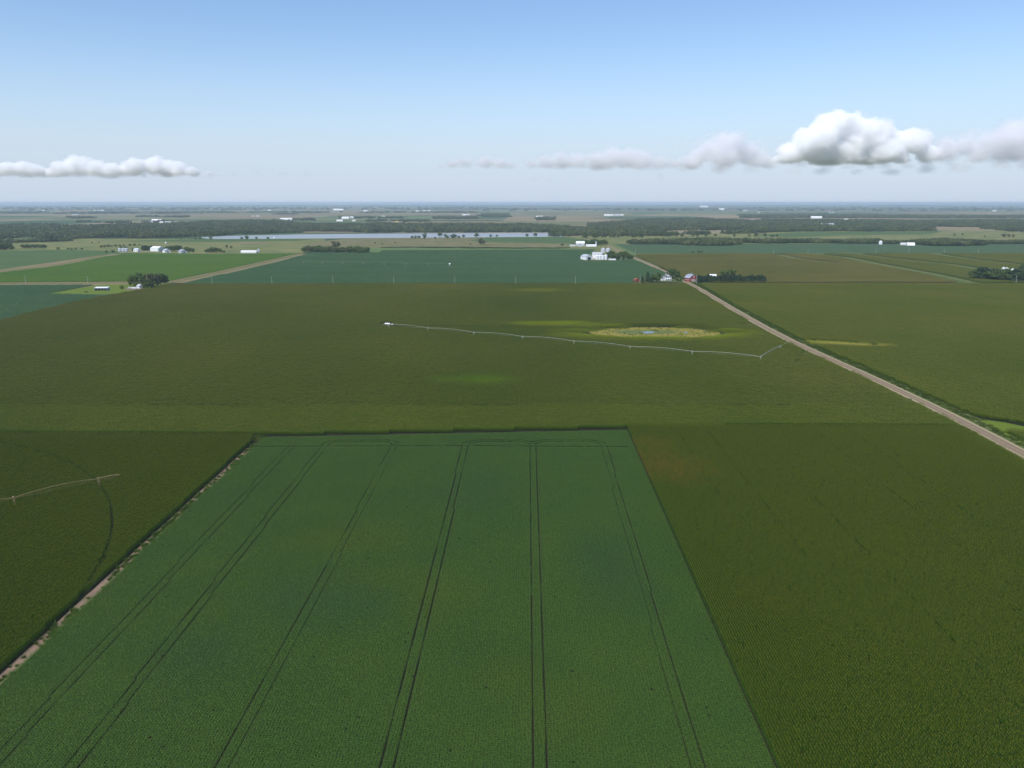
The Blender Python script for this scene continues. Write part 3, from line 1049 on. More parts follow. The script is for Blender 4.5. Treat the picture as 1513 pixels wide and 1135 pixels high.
X, Y = [], []
for off, spread, cnt in ((-6.8, 1.0, 1700), (8.0, 2.0, 3600)):
    rs = road_side(off)
    for i in range(cnt):
        j = RNG.integers(0, len(rs) - 12)
        t = RNG.uniform(0, 1)
        X.append(rs[j][0] * (1 - t) + rs[j + 1][0] * t + RNG.normal(0, spread)); Y.append(rs[j][1] * (1 - t) + rs[j + 1][1] * t)
X, Y = np.array(X), np.array(Y)
k = (Y < 1500) & (dist_line(X, Y, ROAD) > 5.2)
scatter('verge_grass', X[k], Y[k], RNG.uniform(0, 6.28, k.sum()), RNG.uniform(0.7, 1.5, k.sum()), T_grass, 'rough grass along both verges of the gravel road', 'grass')

# ------------------------------------------------------------------ trees
def tree_leaf(name, a, b):
    return leaf_mat(name, a, b, grain=0.35, scale=0.08, trans=0.1)
M['leaf_dark'] = tree_leaf('dark_tree_leaf', (0.060, 0.105, 0.028), (0.105, 0.148, 0.042))
M['leaf_mid'] = tree_leaf('tree_leaf', (0.080, 0.135, 0.034), (0.130, 0.175, 0.048))
M['leaf_grey'] = tree_leaf('grey_green_leaf', (0.125, 0.140, 0.065), (0.165, 0.172, 0.080))
M['leaf_blue'] = tree_leaf('cedar_needles', (0.045, 0.080, 0.040), (0.070, 0.108, 0.050))

def leaf_cloud(centres, per, size, rg, flat=0.0):
    V = []
    for (cx_, cy_, cz_, r) in centres:
        for i in range(per):
            d = rg.normal(0, 1, 3)
            d /= np.linalg.norm(d) + 1e-9
            rad = r * (0.55 + 0.45 * rg.uniform(0, 1))
            p = Vector((cx_ + d[0] * rad, cy_ + d[1] * rad, cz_ + d[2] * rad * 0.85))
            nrm = Vector((d[0] + rg.normal(0, 0.6), d[1] + rg.normal(0, 0.6), d[2] + 0.35 + rg.normal(0, 0.6))).normalized()
            a = nrm.orthogonal().normalized()
            a.rotate(Matrix.Rotation(rg.uniform(0, 6.28), 3, nrm))
            b = nrm.cross(a)
            s_ = size * rg.uniform(0.6, 1.3)
            V.append([tuple(p + a * s_), tuple(p + b * s_ * 0.7), tuple(p - a * s_), tuple(p - b * s_ * 0.7)])
    return V

def tree_proto(kind, seed):
    """returns crown mesh, trunk mesh for a tree 10 m tall"""
    rg = np.random.default_rng(seed)
    cs = []
    tr = MB()
    if kind == 'conifer':
        for i in range(26):
            t = (i + 0.5) / 26
            r = 2.5 * (1 - t) ** 0.55 + 0.35
            a = i * 2.4
            cs.append((math.cos(a) * r * 0.55, math.sin(a) * r * 0.55, 0.9 + t * 8.7, 0.35 + 0.55 * r * 0.6))
        V = leaf_cloud(cs, 30, 0.42, rg)
        tr.tube([(0, 0, -0.3), (0, 0, 4), (0.05, 0, 9.2)], 0.22, 6, 0.04)
        return quads_mesh('crown', np.array(V), M['leaf_blue']), tr, None
    wd = {'round': 5.0, 'tall': 3.7, 'bush': 5.2, 'grey': 3.9}[kind]
    zc = {'round': 5.0, 'tall': 5.1, 'bush': 4.4, 'grey': 5.1}[kind]
    hh = {'round': 4.6, 'tall': 4.7, 'bush': 4.6, 'grey': 4.7}[kind]
    for i in range(24):
        d = rg.normal(0, 1, 3)
        d /= np.linalg.norm(d)
        rr = rg.uniform(0.45, 0.80)
        cs.append((d[0] * wd * rr, d[1] * wd * rr, zc + d[2] * hh * rr, rg.uniform(0.24, 0.40) * wd))
    V = leaf_cloud(cs, 40, 0.46, rg)
    tr.tube([(0, 0, -0.3), (0.05, 0.02, 2.2), (0.0, 0.1, 5.5)], 0.32, 7, 0.14)
    for c in cs[:7]:
        tr.tube([(0.02, 0.04, 2.4), (c[0] * 0.5, c[1] * 0.5, (2.4 + c[2]) / 2), (c[0], c[1], c[2])], 0.13, 5, 0.04)
    mt = {'round': 'leaf_dark', 'tall': 'leaf_mid', 'bush': 'leaf_mid', 'grey': 'leaf_grey'}[kind]
    return quads_mesh('crown', np.array(V), M[mt]), tr, None

PROTO = {}
def get_proto(kind, k):
    key = (kind, k)
    if key not in PROTO:
        cm, tb, _ = tree_proto(kind, 100 + k * 7 + len(kind))
        tm = bpy.data.meshes.new('trunk')
        tm.from_pydata(tb.v, [], tb.f)
        tm.materials.append(M['bark'])
        PROTO[key] = (cm, tm)
    return PROTO[key]

ORD = ['first', 'second', 'third', 'fourth', 'fifth', 'sixth', 'seventh', 'eighth', 'ninth', 'tenth', 'eleventh', 'twelfth', 'thirteenth', 'fourteenth',
       'fifteenth', 'sixteenth', 'seventeenth', 'eighteenth', 'nineteenth', 'twentieth', 'twenty-first', 'twenty-second', 'twenty-third', 'twenty-fourth']
def tree(kind, loc, h, label, group=None, wide=1.0, name=None):
    cm, tm = get_proto(kind, random.randrange(3))
    o = empty(name or ('conifer_tree' if kind == 'conifer' else 'tree'), (loc[0], loc[1], 0), random.uniform(0, 6.28))
    s = h / 10.0
    o.scale = (s * wide, s * wide, s)
    for nm, me in (('trunk', tm), ('crown', cm)):
        c = bpy.data.objects.new(nm, me)
        COL.objects.link(c)
        c.parent = o
    tag(o, label, 'tree', group)
    return o

# windbreak right of the barn: one close row
xs = np.linspace(1032, 1129, 22)
for i, x in enumerate(xs):
    tree('conifer', P(x, 417.3 + random.uniform(-0.3, 0.3)), random.uniform(10.0, 13.6) * (0.85 if i > 20 else 1), f'{ORD[i]} dark conifer from the left in the windbreak beside the red barn',
         'windbreak conifers beside the red barn', 1.75)
tree('tall', P(1071, 412.6), 18, 'left of two broad green trees rising behind the windbreak', 'broad trees behind the windbreak', 1.5)
tree('tall', P(1081, 412.6), 18.5, 'right of two broad green trees rising behind the windbreak', 'broad trees behind the windbreak', 1.5)
# farmhouse trees
tree('round', P(993, 411.3), 18, 'big dark round tree standing just behind the white farmhouse', None, 1.35)
tree('round', P(1000.5, 411.4), 12.5, 'dark tree at the right shoulder of the big round tree by the farmhouse', None, 1.0)
tree('conifer', P(949, 417.6), 10, 'shortest dark conifer beside the small faded red shed', None, 1.5)
tree('conifer', P(956.5, 416.6), 16, 'slim tall dark conifer left of the farmhouse trees', None, 1.1)
tree('tall', P(965, 416.6), 15, 'leafy green tree between the slim conifer and the farmhouse', None, 1.1)
tree('round', P(971, 416.8), 17, 'large green tree directly left of the white farmhouse', None, 0.95)
tree('conifer', P(962, 417.5), 9, 'low dark conifer in front of the leafy green tree by the farmhouse', None, 1.5)
for i, (x, y, h) in enumerate([(1001, 415.6, 4.5), (1006, 414.2, 5), (999, 412.6, 5), (1013, 412.5, 4)]):
    tree('bush', P(x, y), h, f'{ORD[i]} bright shrub between the farmhouse and the gravel road', 'farmyard shrubs', 1.2, 'shrub')['category'] = 'shrub'
for i, x in enumerate((980.5, 984.5, 988, 993)):
    tree('bush', P(x, 415.7), 2.6, f'{ORD[i]} round foundation bush from the left before the farmhouse', 'foundation bushes of the farmhouse', 1.0, 'shrub')['category'] = 'shrub'
# grain bin farm trees
for i in range(20):
    x = 898 + i * 1.85
    tree('round' if i % 3 else 'tall', P(x, random.choice([379, 381.5, 383])), random.uniform(11, 15.5) * (0.75 if i > 17 else 1),
         'dense dark green tree in the grove right of the grain bins', 'grove right of the grain bins', 1.15)
for i, x in enumerate((905, 913, 921)):
    tree('conifer', P(x, 384.2), 7.5, f'{ORD[i]} low dark evergreen along the front of the grain bin grove', 'front evergreens of the grain bin grove', 1.4)
# third farm trees
for i in range(12):
    x = 866 + i * 2.6
    tree('round', P(x, random.choice([361.2, 362.2, 363])), random.uniform(14, 18) * (1.3 if 2 < i < 6 else 1), 'dark tree in the grove behind the far white barn', 'grove behind the far white barn', 1.15)
for i, x in enumerate((846, 850, 853)):
    tree('bush', P(x, 362.6), 8, f'{ORD[i]} low tree left of the far white barn', 'low trees left of the far white barn', 1.2)
tree('bush', P(830.5, 363), 8, 'solitary shrubby tree in grass left of the far white barn', None, 1.4)
# long grove beyond the soybeans
for i in range(46):
    x = 449 + i * 2.09
    yy = 372.0 + (x - 449) * 0.020 + random.uniform(-1.5, 0.6)
    tree(random.choice(['bush', 'bush', 'tall', 'grey']), P(x, yy), random.uniform(13, 19), 'green tree in the long grove beyond the far soybeans', 'long grove beyond the far soybeans', 1.15)
tree('grey', P(493, 367.6), 24, 'taller grey green tree rising left above the long grove', None, 0.9)
tree('grey', P(499, 367.8), 25, 'tallest grey green tree rising above the long grove', None, 0.9)
# left clump beside the lawn
clump = [(193, 422, 14, 'tall'), (199, 423, 16, 'round'), (206, 421, 19, 'tall'), (212, 423, 15, 'round'), (216, 421, 16, 'grey'), (222, 424, 20, 'grey'), (226, 422, 17, 'grey'),
         (232, 423, 18, 'grey'), (237, 421.5, 17, 'round'), (242, 421, 15, 'round'), (246, 420.5, 12, 'round'), (203, 425.5, 9, 'bush'), (219, 427.3, 12, 'round'), (226, 426.8, 11, 'bush'), (213, 426.5, 7, 'bush')]
for (x, y, h, kd) in [(a_, b_, c_ * 1.22, d_) for a_, b_, c_, d_ in clump]:
    lb = {'grey': 'grey green tree in the middle of the clump beside the lawn', 'tall': 'bright leafy tree at the left end of the lawn clump',
          'round': 'dark green tree in the clump beside the bright lawn', 'bush': 'low bushy tree at the foot of the lawn clump'}[kd]
    tree(kd, P(x, y), h, lb, {'grey': 'grey trees of the lawn clump', 'tall': 'leafy trees of the lawn clump', 'round': 'dark trees of the lawn clump', 'bush': 'low trees of the lawn clump'}[kd], 0.74)
tree('bush', P(180, 427.2), 6.5, 'dark rounded bush alone on the lawn left of the clump', None, 1.1, 'shrub')
tree('bush', P(127, 432.0), 1.8, 'flat low bush on the lawn below the open shed', None, 3.0, 'shrub')
# left farm trees
for i, (x, y, h) in enumerate([(157, 373.6, 7), (167, 373.2, 8), (180, 368.2, 10), (186, 368, 9), (197, 370.8, 9)]):
    tree('bush', P(x, y), h, f'{ORD[i]} small tree from the left around the left farm bins', 'small trees by the left farm bins', 1.2)
for i in range(8):
    tree('conifer', P(211 + i * 1.9, 370.3), random.uniform(11, 14), f'{ORD[i]} conifer in the row between the left farmhouse and white barn', 'conifers between left farmhouse and barn', 1.3)
for i, (x, y, h) in enumerate([(252, 371.5, 13), (256, 371.5, 14), (262, 370.6, 14), (266, 370.4, 13), (275, 372, 12), (279, 372.5, 11), (285, 373, 10), (248, 371, 12)]):
    tree('round', P(x, y), h * 1.2, 'dark tree around the grey roofed shed of the left farm', 'trees around the grey shed of the left farm', 1.1)
for i, (x, h) in enumerate([(305, 9), (310, 13), (315, 16), (320, 14), (326, 11), (331, 7)]):
    tree('round', P(x, 373.6), h, f'{ORD[i]} dark tree from the left in the rounded clump before the long white building', 'rounded clump before the long white building', 1.3)
for i, (x, y, h) in enumerate([(335, 366.5, 10), (342, 367.5, 9)]):
    tree('grey', P(x, y), h, f'{"left" if i == 0 else "right"} of two sparse trees above the rounded clump', None, 1.1)
for i, x in enumerate([150, 155, 160, 165, 171, 177, 183, 192, 199, 206]):
    tree('bush', P(x, 365.8 - (x - 150) * 0.055), random.uniform(5, 9), 'small scrub tree on the slanting hedge line behind the left farm', 'scrub on the hedge line behind the left farm', 1.3)
# dark clump at the left edge
for i in range(20):
    tree('round', P(-22 + i * 2.1, random.uniform(366, 370)), random.uniform(16, 22) * (0.7 if i > 17 else 1), 'dark tree in the thick wood at the left edge', 'thick wood at the left edge', 1.1)
for i in range(14):
    tree('round', P(33 + i * 2.6, 366.5 + random.uniform(-0.6, 0.6)), random.uniform(8, 12), 'low dark tree trailing right from the wood at the left edge', 'low trees trailing from the left wood', 1.2)
for i, x in enumerate((86, 101, 106, 112, 121)):
    tree('bush', P(x, 369 - 0.3 * (i % 2)), random.uniform(5, 8), f'{ORD[i]} scrub bush from the left along the green field edge', 'scrub along the green field edge', 1.3)
# right clump
for i in range(34):
    x = 1443 + i * 2.5
    tree('conifer' if i % 4 else 'round', P(x, 413 + (x - 1443) * 0.06 + random.uniform(-1.2, 0.4)), random.uniform(16, 21), 'dark evergreen in the thick shelterbelt at the right edge', 'shelterbelt at the right edge', 1.6)
tree('round', P(1512, 404), 20, 'tall rounded tree behind the shelterbelt at the right edge', None, 1.0)
# lone trees on the river bank
for i, (x, y, h) in enumerate([(609, 352.3, 10), (614, 352.3, 11), (619, 352.3, 11), (628, 351.5, 18), (627, 353, 9), (643, 353, 8), (650, 349.6, 17), (658, 350.5, 13), (661, 352.6, 12), (669, 352.4, 17),
                               (672, 352, 15), (678, 352.4, 10), (685, 351, 11), (704, 351, 17), (725, 350.5, 11), (734, 350.3, 9), (779, 349.8, 12), (791, 349.8, 15), (811, 349.8, 9), (821, 349.6, 8)]):
    tree('round', P(x, y), h, f'{ORD[i]} bank tree from the left on the near shore of the river', 'trees on the near river shore', 1.2)
for i, (x, h) in enumerate([(266, 8), (289, 7), (296, 10), (312, 12), (357, 10), (365, 14), (379, 9), (396, 9)]):
    tree('bush', P(x, 353.3), h, f'{ORD[i]} small shore tree left of the open river bend', 'small trees left of the river bend', 1.3)
tree('grey', P(710, 361.2), 22, 'biggest lone tree in the tan pasture before the river', None, 1.15)
tree('grey', P(714.5, 361.4), 16, 'smaller tree touching the biggest lone pasture tree', None, 1.2)
for i, (x, y) in enumerate([(554, 360), (565, 361.5), (695, 361.5), (584, 359.7), (146, 358.8), (136, 359.5)]):
    tree('bush', P(x, y), 5, ['left', 'right', 'small', 'faint', 'far', 'tiny'][i] + [' one of two dark bushes in the tan pasture', ' one of two dark bushes in the tan pasture', ' dark bush beside the biggest lone pasture tree',
         ' bush on the pasture ridge right of the grove', ' bush in the green pasture above the left farm', ' bush in the green pasture above the left farm lane'][i], None, 1.3, 'shrub')['category'] = 'shrub'
# pasture trees on the right
for i, (x, y, h) in enumerate([(862, 351.8, 12), (866, 352.3, 24), (877.5, 351.8, 20), (882, 351.2, 20), (890, 351.6, 8), (894, 351.5, 8), (902, 351.4, 9), (907.5, 351.3, 13), (913, 351.2, 9), (935, 351.3, 12), (938, 351.3, 10),
                               (944, 351.2, 20), (948, 351.2, 17), (984, 350.2, 23), (989, 350.2, 18), (999, 350, 22), (1008, 350, 18), (1024, 349.5, 10), (1030, 349.5, 14), (1043, 349.6, 12),
                               (1057, 349.8, 12), (1085, 349.8, 10), (1107, 350, 9), (1117, 350.2, 17)]):
    tree('round', P(x, y), h, f'{ORD[i]} tree from the left dotted over the pale pasture at right', 'trees dotted over the pale pasture', 1.2)
for i, (x, y, h) in enumerate([(1130, 350, 14), (1139, 350.4, 10), (1143, 350.4, 10), (1148, 350.2, 11), (1410, 348.5, 9), (1422, 347.5, 8), (1484, 350.8, 16), (1490, 350.8, 14), (1497, 351, 13), (1481, 349.2, 10), (1455, 350.5, 7)]):
    tree('grey' if i > 5 else 'round', P(x, y), h, f'{ORD[i]} tree from the left above the right hand hedgerow', 'trees above the right hand hedgerow', 1.2)
for i, (x, h) in enumerate([(1024, 6), (1032, 6), (1037, 6)]):
    tree('bush', P(x, 373.3), h, f'{ORD[i]} low bush on the boundary between blue green beans and dry corn', 'bushes on the bean boundary', 1.4, 'shrub')['category'] = 'shrub'

# woods that read as one mass
def wood_tile(seed, size, n, h0, h1, leaf=1.6, per=9):
    rg = np.random.default_rng(seed)
    V = []
    for i in range(n):
        x, y = rg.uniform(-size / 2, size / 2, 2)
        h = rg.uniform(h0, h1)
        r = h * rg.uniform(0.28, 0.40)
        cs = []
        for k in range(5):
            d = rg.normal(0, 1, 3)
            d /= np.linalg.norm(d)
            cs.append((x + d[0] * r * 0.6, y + d[1] * r * 0.6, h * 0.58 + d[2] * h * 0.24, r * 0.62))
        V += leaf_cloud(cs, per, leaf, rg)
        cs2 = [(x, y, h * 0.25, r * 0.7)]
        V += leaf_cloud(cs2, per, leaf * 1.2, rg)
    return np.array(V)
M['wood_leaf'] = leaf_mat('woodland_leaf', (0.054, 0.086, 0.030), (0.140, 0.160, 0.060), grain=0.05, scale=0.012, trans=0.1)
T_wood = [make_tile('wood_patch', quads_mesh('wood_patch', wood_tile(i, 40, 17, 8, 19), M['wood_leaf'])) for i in range(4)]
T_hedge = [make_tile('hedge_patch', quads_mesh('hedge_patch', wood_tile(40 + i, 16, 7, 8, 13, 1.1, 12), M['wood_leaf'])) for i in range(4)]

def wood(name, poly, step, tiles, label, cat='woods', dens=1.0, sc=(0.85, 1.2), gaps=0.0):
    q = np.array(poly)
    wob = min(70.0, 3.0 * step)
    big = [(q[:, 0].min() - wob, q[:, 1].min() - wob), (q[:, 0].max() + wob, q[:, 1].min() - wob), (q[:, 0].max() + wob, q[:, 1].max() + wob), (q[:, 0].min() - wob, q[:, 1].max() + wob)]
    X, Y, a = row_points(big, step, step, view=True)
    f_ = 1.0 / (5.0 * wob)
    n1 = np.array([mnoise.fractal((x * f_, y * f_, 7.0), 0.7, 2.0, 3) for x, y in zip(X, Y)])
    n2 = np.array([mnoise.fractal((x * f_, y * f_, 19.0), 0.7, 2.0, 3) for x, y in zip(X, Y)])
    kk = in_poly(X + n1 * wob, Y + n2 * wob, poly)
    X, Y = X[kk], Y[kk]
    X = X + RNG.uniform(-step / 3, step / 3, len(X)); Y = Y + RNG.uniform(-step / 3, step / 3, len(Y))
    nz = np.array([mnoise.fractal((x * 0.0022, y * 0.0022, 1.0), 0.8, 2.0, 3) for x, y in zip(X, Y)])
    k = (RNG.uniform(0, 1, len(X)) < dens) & (nz > -1 + gaps)
    X, Y = X[k], Y[k]
    nz = nz[k]
    return scatter(name, X, Y, RNG.uniform(0, 6.28, len(X)), RNG.uniform(*sc, len(X)), tiles, label, cat, sz=RNG.uniform(*sc, len(X)) * (1 + 0.32 * nz))

wood('woods', PP([(-300, 352.5), (20, 353.5), (110, 354), (150, 351.5), (250, 350.8), (300, 349.5), (350, 346.2), (450, 344.0), (560, 344.4), (700, 343.8), (832, 343.8)])
     + PP([(832, 333.5), (740, 334.5), (640, 334), (560, 332), (500, 334), (450, 333), (370, 327.8), (320, 329), (280, 331), (240, 333), (150, 334.5), (60, 337.5), (-300, 336)], 0), 30, T_wood,
     'dense green riverside woods along the far bank of the river', dens=0.86, gaps=0.66)
wood('woods', PP([(826, 350.3), (905, 349.6), (1000, 348.2), (1090, 345.5), (1130, 344), (1250, 341.5), (1420, 341.5), (1440, 345), (1900, 346), (1900, 328), (1500, 327), (1400, 328), (1300, 327.5), (1200, 327), (1130, 326),
     (1050, 325), (970, 325.5), (900, 330), (850, 333.5), (832, 335)]), 31, T_wood, 'broad mottled woodland filling the valley at right beyond the pastures', dens=0.82, gaps=0.80)
wood('hedgerow_trees', PP([(922, 359.3), (960, 358), (1010, 358), (1050, 356.8), (1085, 358), (1086, 362), (1040, 362.8), (1000, 361.6), (940, 361.2)]), 11, T_hedge, 'dark tree belt above the blue green bean strip right of the road', 'woods', 0.95, (0.9, 1.25))
wood('hedgerow_trees', PP([(1090, 358), (1180, 357.8), (1240, 357.4), (1340, 359.3), (1380, 358), (1440, 358.2), (1530, 358.5), (1900, 359), (1900, 361.5), (1530, 361), (1440, 360.6), (1345, 361), (1240, 359.6), (1090, 359.4)]), 11, T_hedge,
     'long dark hedgerow running behind the white dome shed at right', 'woods', 0.9, (0.85, 1.2))
wood('hedgerow_trees', PP([(1352, 361), (1385, 356.5), (1420, 357.5), (1450, 362), (1455, 364), (1380, 363.6)]), 11, T_hedge, 'thick dark wood right of the white dome shed', 'woods', 0.95, (1.1, 1.5))
wood('hedgerow_trees', PP([(1255, 358), (1300, 357.5), (1298, 360), (1258, 360)]), 10, T_hedge, 'dark tree clump in the hedgerow left of the white bin', 'woods', 0.95, (1.1, 1.4))
wood('hedgerow_trees', PP([(-200, 358.5), (30, 357.2), (90, 356), (100, 357), (30, 359), (-200, 360.5)]), 12, T_hedge, 'low dark tree line below the riverside woods at far left', 'woods', 0.9)
wood('hedgerow_trees', PP([(560, 366.2), (610, 365), (700, 366.2), (840, 366.4), (840, 367), (690, 367), (610, 366)]), 6, [tuft_tile('brush', M['leaf_mid'] if False else M['wood_leaf'], 60, 4.5, 0.8, 2.4, 0.5)],
     'thin dark brush line between tan pasture and soybeans', 'brush', 1.0)

# tree lines and groves in the far distance
far_lines = [
    ((0, 100), (334, 336), 10, 'far tree line above the green strip at left'), ((100, 140), (321.5, 323), 14, 'square far grove on the brown land at left'),
    ((120, 190), (328, 330.5), 10, 'far tree belt left of the village of white sheds'), ((205, 275), (320.5, 321.5), 6, 'thin far tree line above the white sheds'),
    ((212, 258), (327.8, 329.3), 12, 'trees wrapped round the far white sheds'), ((404, 432), (327.5, 331), 12, 'trees round the bright white farm beyond the river'),
    ((434, 465), (324.3, 326.2), 9, 'short belt right of the bright white farm beyond the river'), ((404, 434), (316.5, 317.2), 6, 'thin distant belt above the bright white farm'),
    ((500, 592), (321.5, 323.3), 10, 'grove round the white farms in mid distance'), ((552, 576), (326, 327.5), 8, 'short hedge left of the yellow field patch'),
    ((587, 627), (326, 328), 10, 'long dark hedge right of the yellow field patch'), ((645, 705), (321.5, 324), 8, 'scattered far belt right of centre beyond the river'),
    ((713, 750), (317, 321), 8, 'far grove above the river woods right of centre'), ((798, 818), (322.5, 326), 12, 'grove wrapped round the far hill farm'),
    ((1090, 1300), (318.5, 322.5), 16, 'dark wood band above the valley woodland at right'), ((1300, 1520), (319.5, 323), 14, 'dark wood band above the valley woodland at far right'),
    ((700, 1100), (309, 312), 40, 'blue wooded ridge on the horizon right of centre'), ((1100, 1513), (307.5, 312.5), 40, 'blue patchy ridge on the horizon at right'),
    ((0, 400), (307, 311.5), 45, 'blue haze softened tree lines on the horizon at left'), ((400, 720), (307, 310), 45, 'blue haze softened tree lines on the horizon at centre'),
    ((0, 300), (314, 316), 18, 'thin scattered far tree line at left'), ((300, 700), (313.5, 315), 18, 'thin scattered far tree line at centre'),
]
for (x0, x1), (y0, y1), step, lb in far_lines:
    far = y0 < 313
    poly = PP([(x0, y1), (x1, y1), (x1, y0), (x0, y0)])
    if far:
        a0, a1 = P(0, y1)[1], P(0, y0)[1]
        st_ = 230
        wood('woods', poly, st_, T_wood, lb, 'woods', 0.42, (0.8, 2.2), 0.80 if x0 < 700 else 0.68)
    elif y1 - y0 < 2.6 and x1 - x0 > 250:
        wood('woods', poly, 60, T_wood, lb, 'woods', 0.35, (0.8, 1.2), 0.95)
    elif x1 - x0 > 150 and y0 > 318:
        wood('woods', poly, 42, T_wood, lb, 'woods', 0.9, (0.8, 1.2), 0.62)
    else:
        wood('woods', poly, 34, T_wood, lb, 'woods', 0.5, (0.6, 1.1), 0.75)

# ------------------------------------------------------------------ hills on the horizon
def hills(name, x0, x1, y, depth, h, seed, mat):
    nx, ny = 160, 10
    V, Fc = [], []
    for j in range(ny):
        for i in range(nx):
            x = x0 + (x1 - x0) * i / (nx - 1)
            t = j / (ny - 1)
            e = math.sin(math.pi * t) * min(1, 6 * i / nx, 6 * (1 - i / (nx - 1)))
            z = h * e * (0.55 + 0.6 * mnoise.fractal((x * 0.0004, t * 2, seed), 0.9, 2.0, 4)) - 1
            V.append((x, y + depth * t, z))
    for j in range(ny - 1):
        for i in range(nx - 1):
            Fc.append((j * nx + i, j * nx + i + 1, (j + 1) * nx + i + 1, (j + 1) * nx + i))
    me = bpy.data.meshes.new(name)
    me.from_pydata(V, [], Fc)
    me.materials.append(mat)
    o = bpy.data.objects.new(name, me)
    COL.objects.link(o)
    o['kind'] = 'structure'
M['hillcover'] = land_mat('wooded_hills', (0.035, 0.06, 0.03), (0.10, 0.11, 0.06), 0.0012, 6)
hills('hills', -2500, 13000, 13500, 3500, 38, 2.0, M['hillcover'])
hills('hills', -19000, 21000, 24000, 6000, 48, 5.0, M['hillcover'])

# ------------------------------------------------------------------ buildings
def gable(name, loc, rz, w_, l_, h, rise, label, cat='shed', wall='whitemetal', roof='whitemetal', door=None, windows=(), group=None, over=0.4, door_side=-1):
    """ridge along local y; gable end with the door faces local -y"""
    o = empty(name, loc, rz)
    b = MB()
    b.prism([(-w_ / 2, -0.3), (w_ / 2, -0.3), (w_ / 2, h), (0, h + rise), (-w_ / 2, h)], -l_ / 2, l_ / 2)
    wl = b.build('wall', M[wall], o)
    r = MB()
    e = over
    sl = rise / (w_ / 2)
    for sg in (-1, 1):
        prof = [(0, h + rise + 0.03), (sg * (w_ / 2 + e), h - e * sl + 0.03), (sg * (w_ / 2 + e), h - e * sl + 0.28), (0, h + rise + 0.28)]
        r.prism(prof, -l_ / 2 - e, l_ / 2 + e)
    r.build('roof', M[roof], o)
    if door:
        dw, dh, dm = door
        d = MB()
        d.box((0, -l_ / 2 - 0.04, dh / 2), (dw, 0.12, dh))
        d.build('door', M[dm], o)
    for (side, t, z, ww, hh) in windows:
        m = MB()
        if side == 'front':
            m.box((t, -l_ / 2 - 0.04, z), (ww, 0.12, hh))
        elif side == 'left':
            m.box((-w_ / 2 - 0.04, t, z), (0.12, ww, hh))
        else:
            m.box((w_ / 2 + 0.04, t, z), (0.12, ww, hh))
        m.build('window', M['glass'], o)
    tag(o, label, cat, group)
    return o

def grain_bin(loc, r, h, label, group=None, mat='galv'):
    o = empty('grain_bin', loc)
    prof = []
    n = int(h / 0.45)
    for i in range(n + 1):
        prof.append((r + (0.04 if i % 2 else 0), h * i / n - (0.2 if i == 0 else 0)))
    b = MB(); b.lathe(prof, 28); b.build('wall', M[mat], o)
    b = MB(); b.lathe([(r + 0.12, h - 0.02), (r + 0.1, h + 0.1), (0.5, h + r * 0.52), (0.45, h + r * 0.52 + 0.05)], 28); b.build('roof', M[mat], o)
    b = MB(); b.lathe([(0.5, h + r * 0.52 + 0.03), (0.5, h + r * 0.52 + 0.5), (0.1, h + r * 0.52 + 0.75)], 12); b.build('cap', M[mat], o)
    b = MB(); b.box((-r * 0.7, -r * 0.72, 1.2), (1.0, 0.25, 2.2), rz=-0.78); b.build('door', M['grayroof'], o)
    tag(o, label, 'grain bin', group)
    return o

# white farmhouse
def farmhouse(loc, rz):
    o = empty('farmhouse', loc, rz)
    wx, wy, h = 10.5, 9.0, 6.6
    b = MB(); b.box((0, 0, h / 2 - 0.2), (wx, wy, h + 0.4)); b.box((-7.0, 1.0, 1.5), (4.0, 6.0, 3.4)); b.build('wall', M['white'], o)
    r = MB()
    e = 0.7
    x, y = wx / 2 + e, wy / 2 + e
    r.add([(-x, -y, h), (x, -y, h), (x, y, h), (-x, y, h), (-1.2, 0, h + 3.3), (1.2, 0, h + 3.3)], [(0, 1, 5, 4), (1, 2, 5), (2, 3, 4, 5), (3, 0, 4), (3, 2, 1, 0)])
    r.add([(-9.4, -2.4, 3.25), (-5.25, -2.4, 3.25), (-5.25, 4.4, 3.25), (-9.4, 4.4, 3.25), (-8.5, 1, 4.6), (-5.25, 1, 4.6)], [(0, 1, 5, 4), (1, 2, 5), (2, 3, 4, 5), (3, 0, 4), (3, 2, 1, 0)])
    rf = r.build('roof', M['darkroof'], o)
    c = MB(); c.box((-1.8, 1.0, h + 3.1), (0.9, 0.9, 3.0)); c.build('chimney', M['white'], rf)
    dm = MB(); dm.prism([(-1.3, h + 0.35), (1.3, h + 0.35), (1.3, h + 1.5), (0, h + 2.4), (-1.3, h + 1.5)], -wy / 2 + 0.4, -0.8); dm.build('dormer', M['white'], rf)
    p = MB()
    p.box((0, -wy / 2 - 1.2, 3.1), (wx - 1, 2.4, 0.3))
    for px_ in (-4.4, -1.5, 1.5, 4.4):
        p.box((px_, -wy / 2 - 2.1, 1.55), (0.28, 0.28, 2.9))
    p.box((0, -wy / 2 - 1.2, 0.15), (wx - 1, 2.4, 0.3))
    p.build('porch', M['white'], o)
    for xx in (-3.6, 0.0, 3.6):
        m = MB(); m.box((xx, -wy / 2 - 0.03, 5.0), (1.2, 0.1, 1.7)); m.build('window', M['glass'], o)
    for xx in (-3.4, 3.4):
        m = MB(); m.box((xx, -wy / 2 - 0.03, 1.8), (1.3, 0.1, 1.7)); m.build('window', M['glass'], o)
    for yy in (-2, 2):
        for zz in (1.9, 5.0):
            m = MB(); m.box((wx / 2 + 0.03, yy, zz), (0.1, 1.1, 1.6)); m.build('window', M['glass'], o)
    d = MB(); d.box((0, -wy / 2 - 0.03, 1.35), (1.1, 0.1, 2.1)); d.build('door', M['dark'], o)
    tag(o, 'white two storey farmhouse with dark hip roof and porch by the road', 'farmhouse')
farmhouse(P(985.5, 414.6), 0.25)

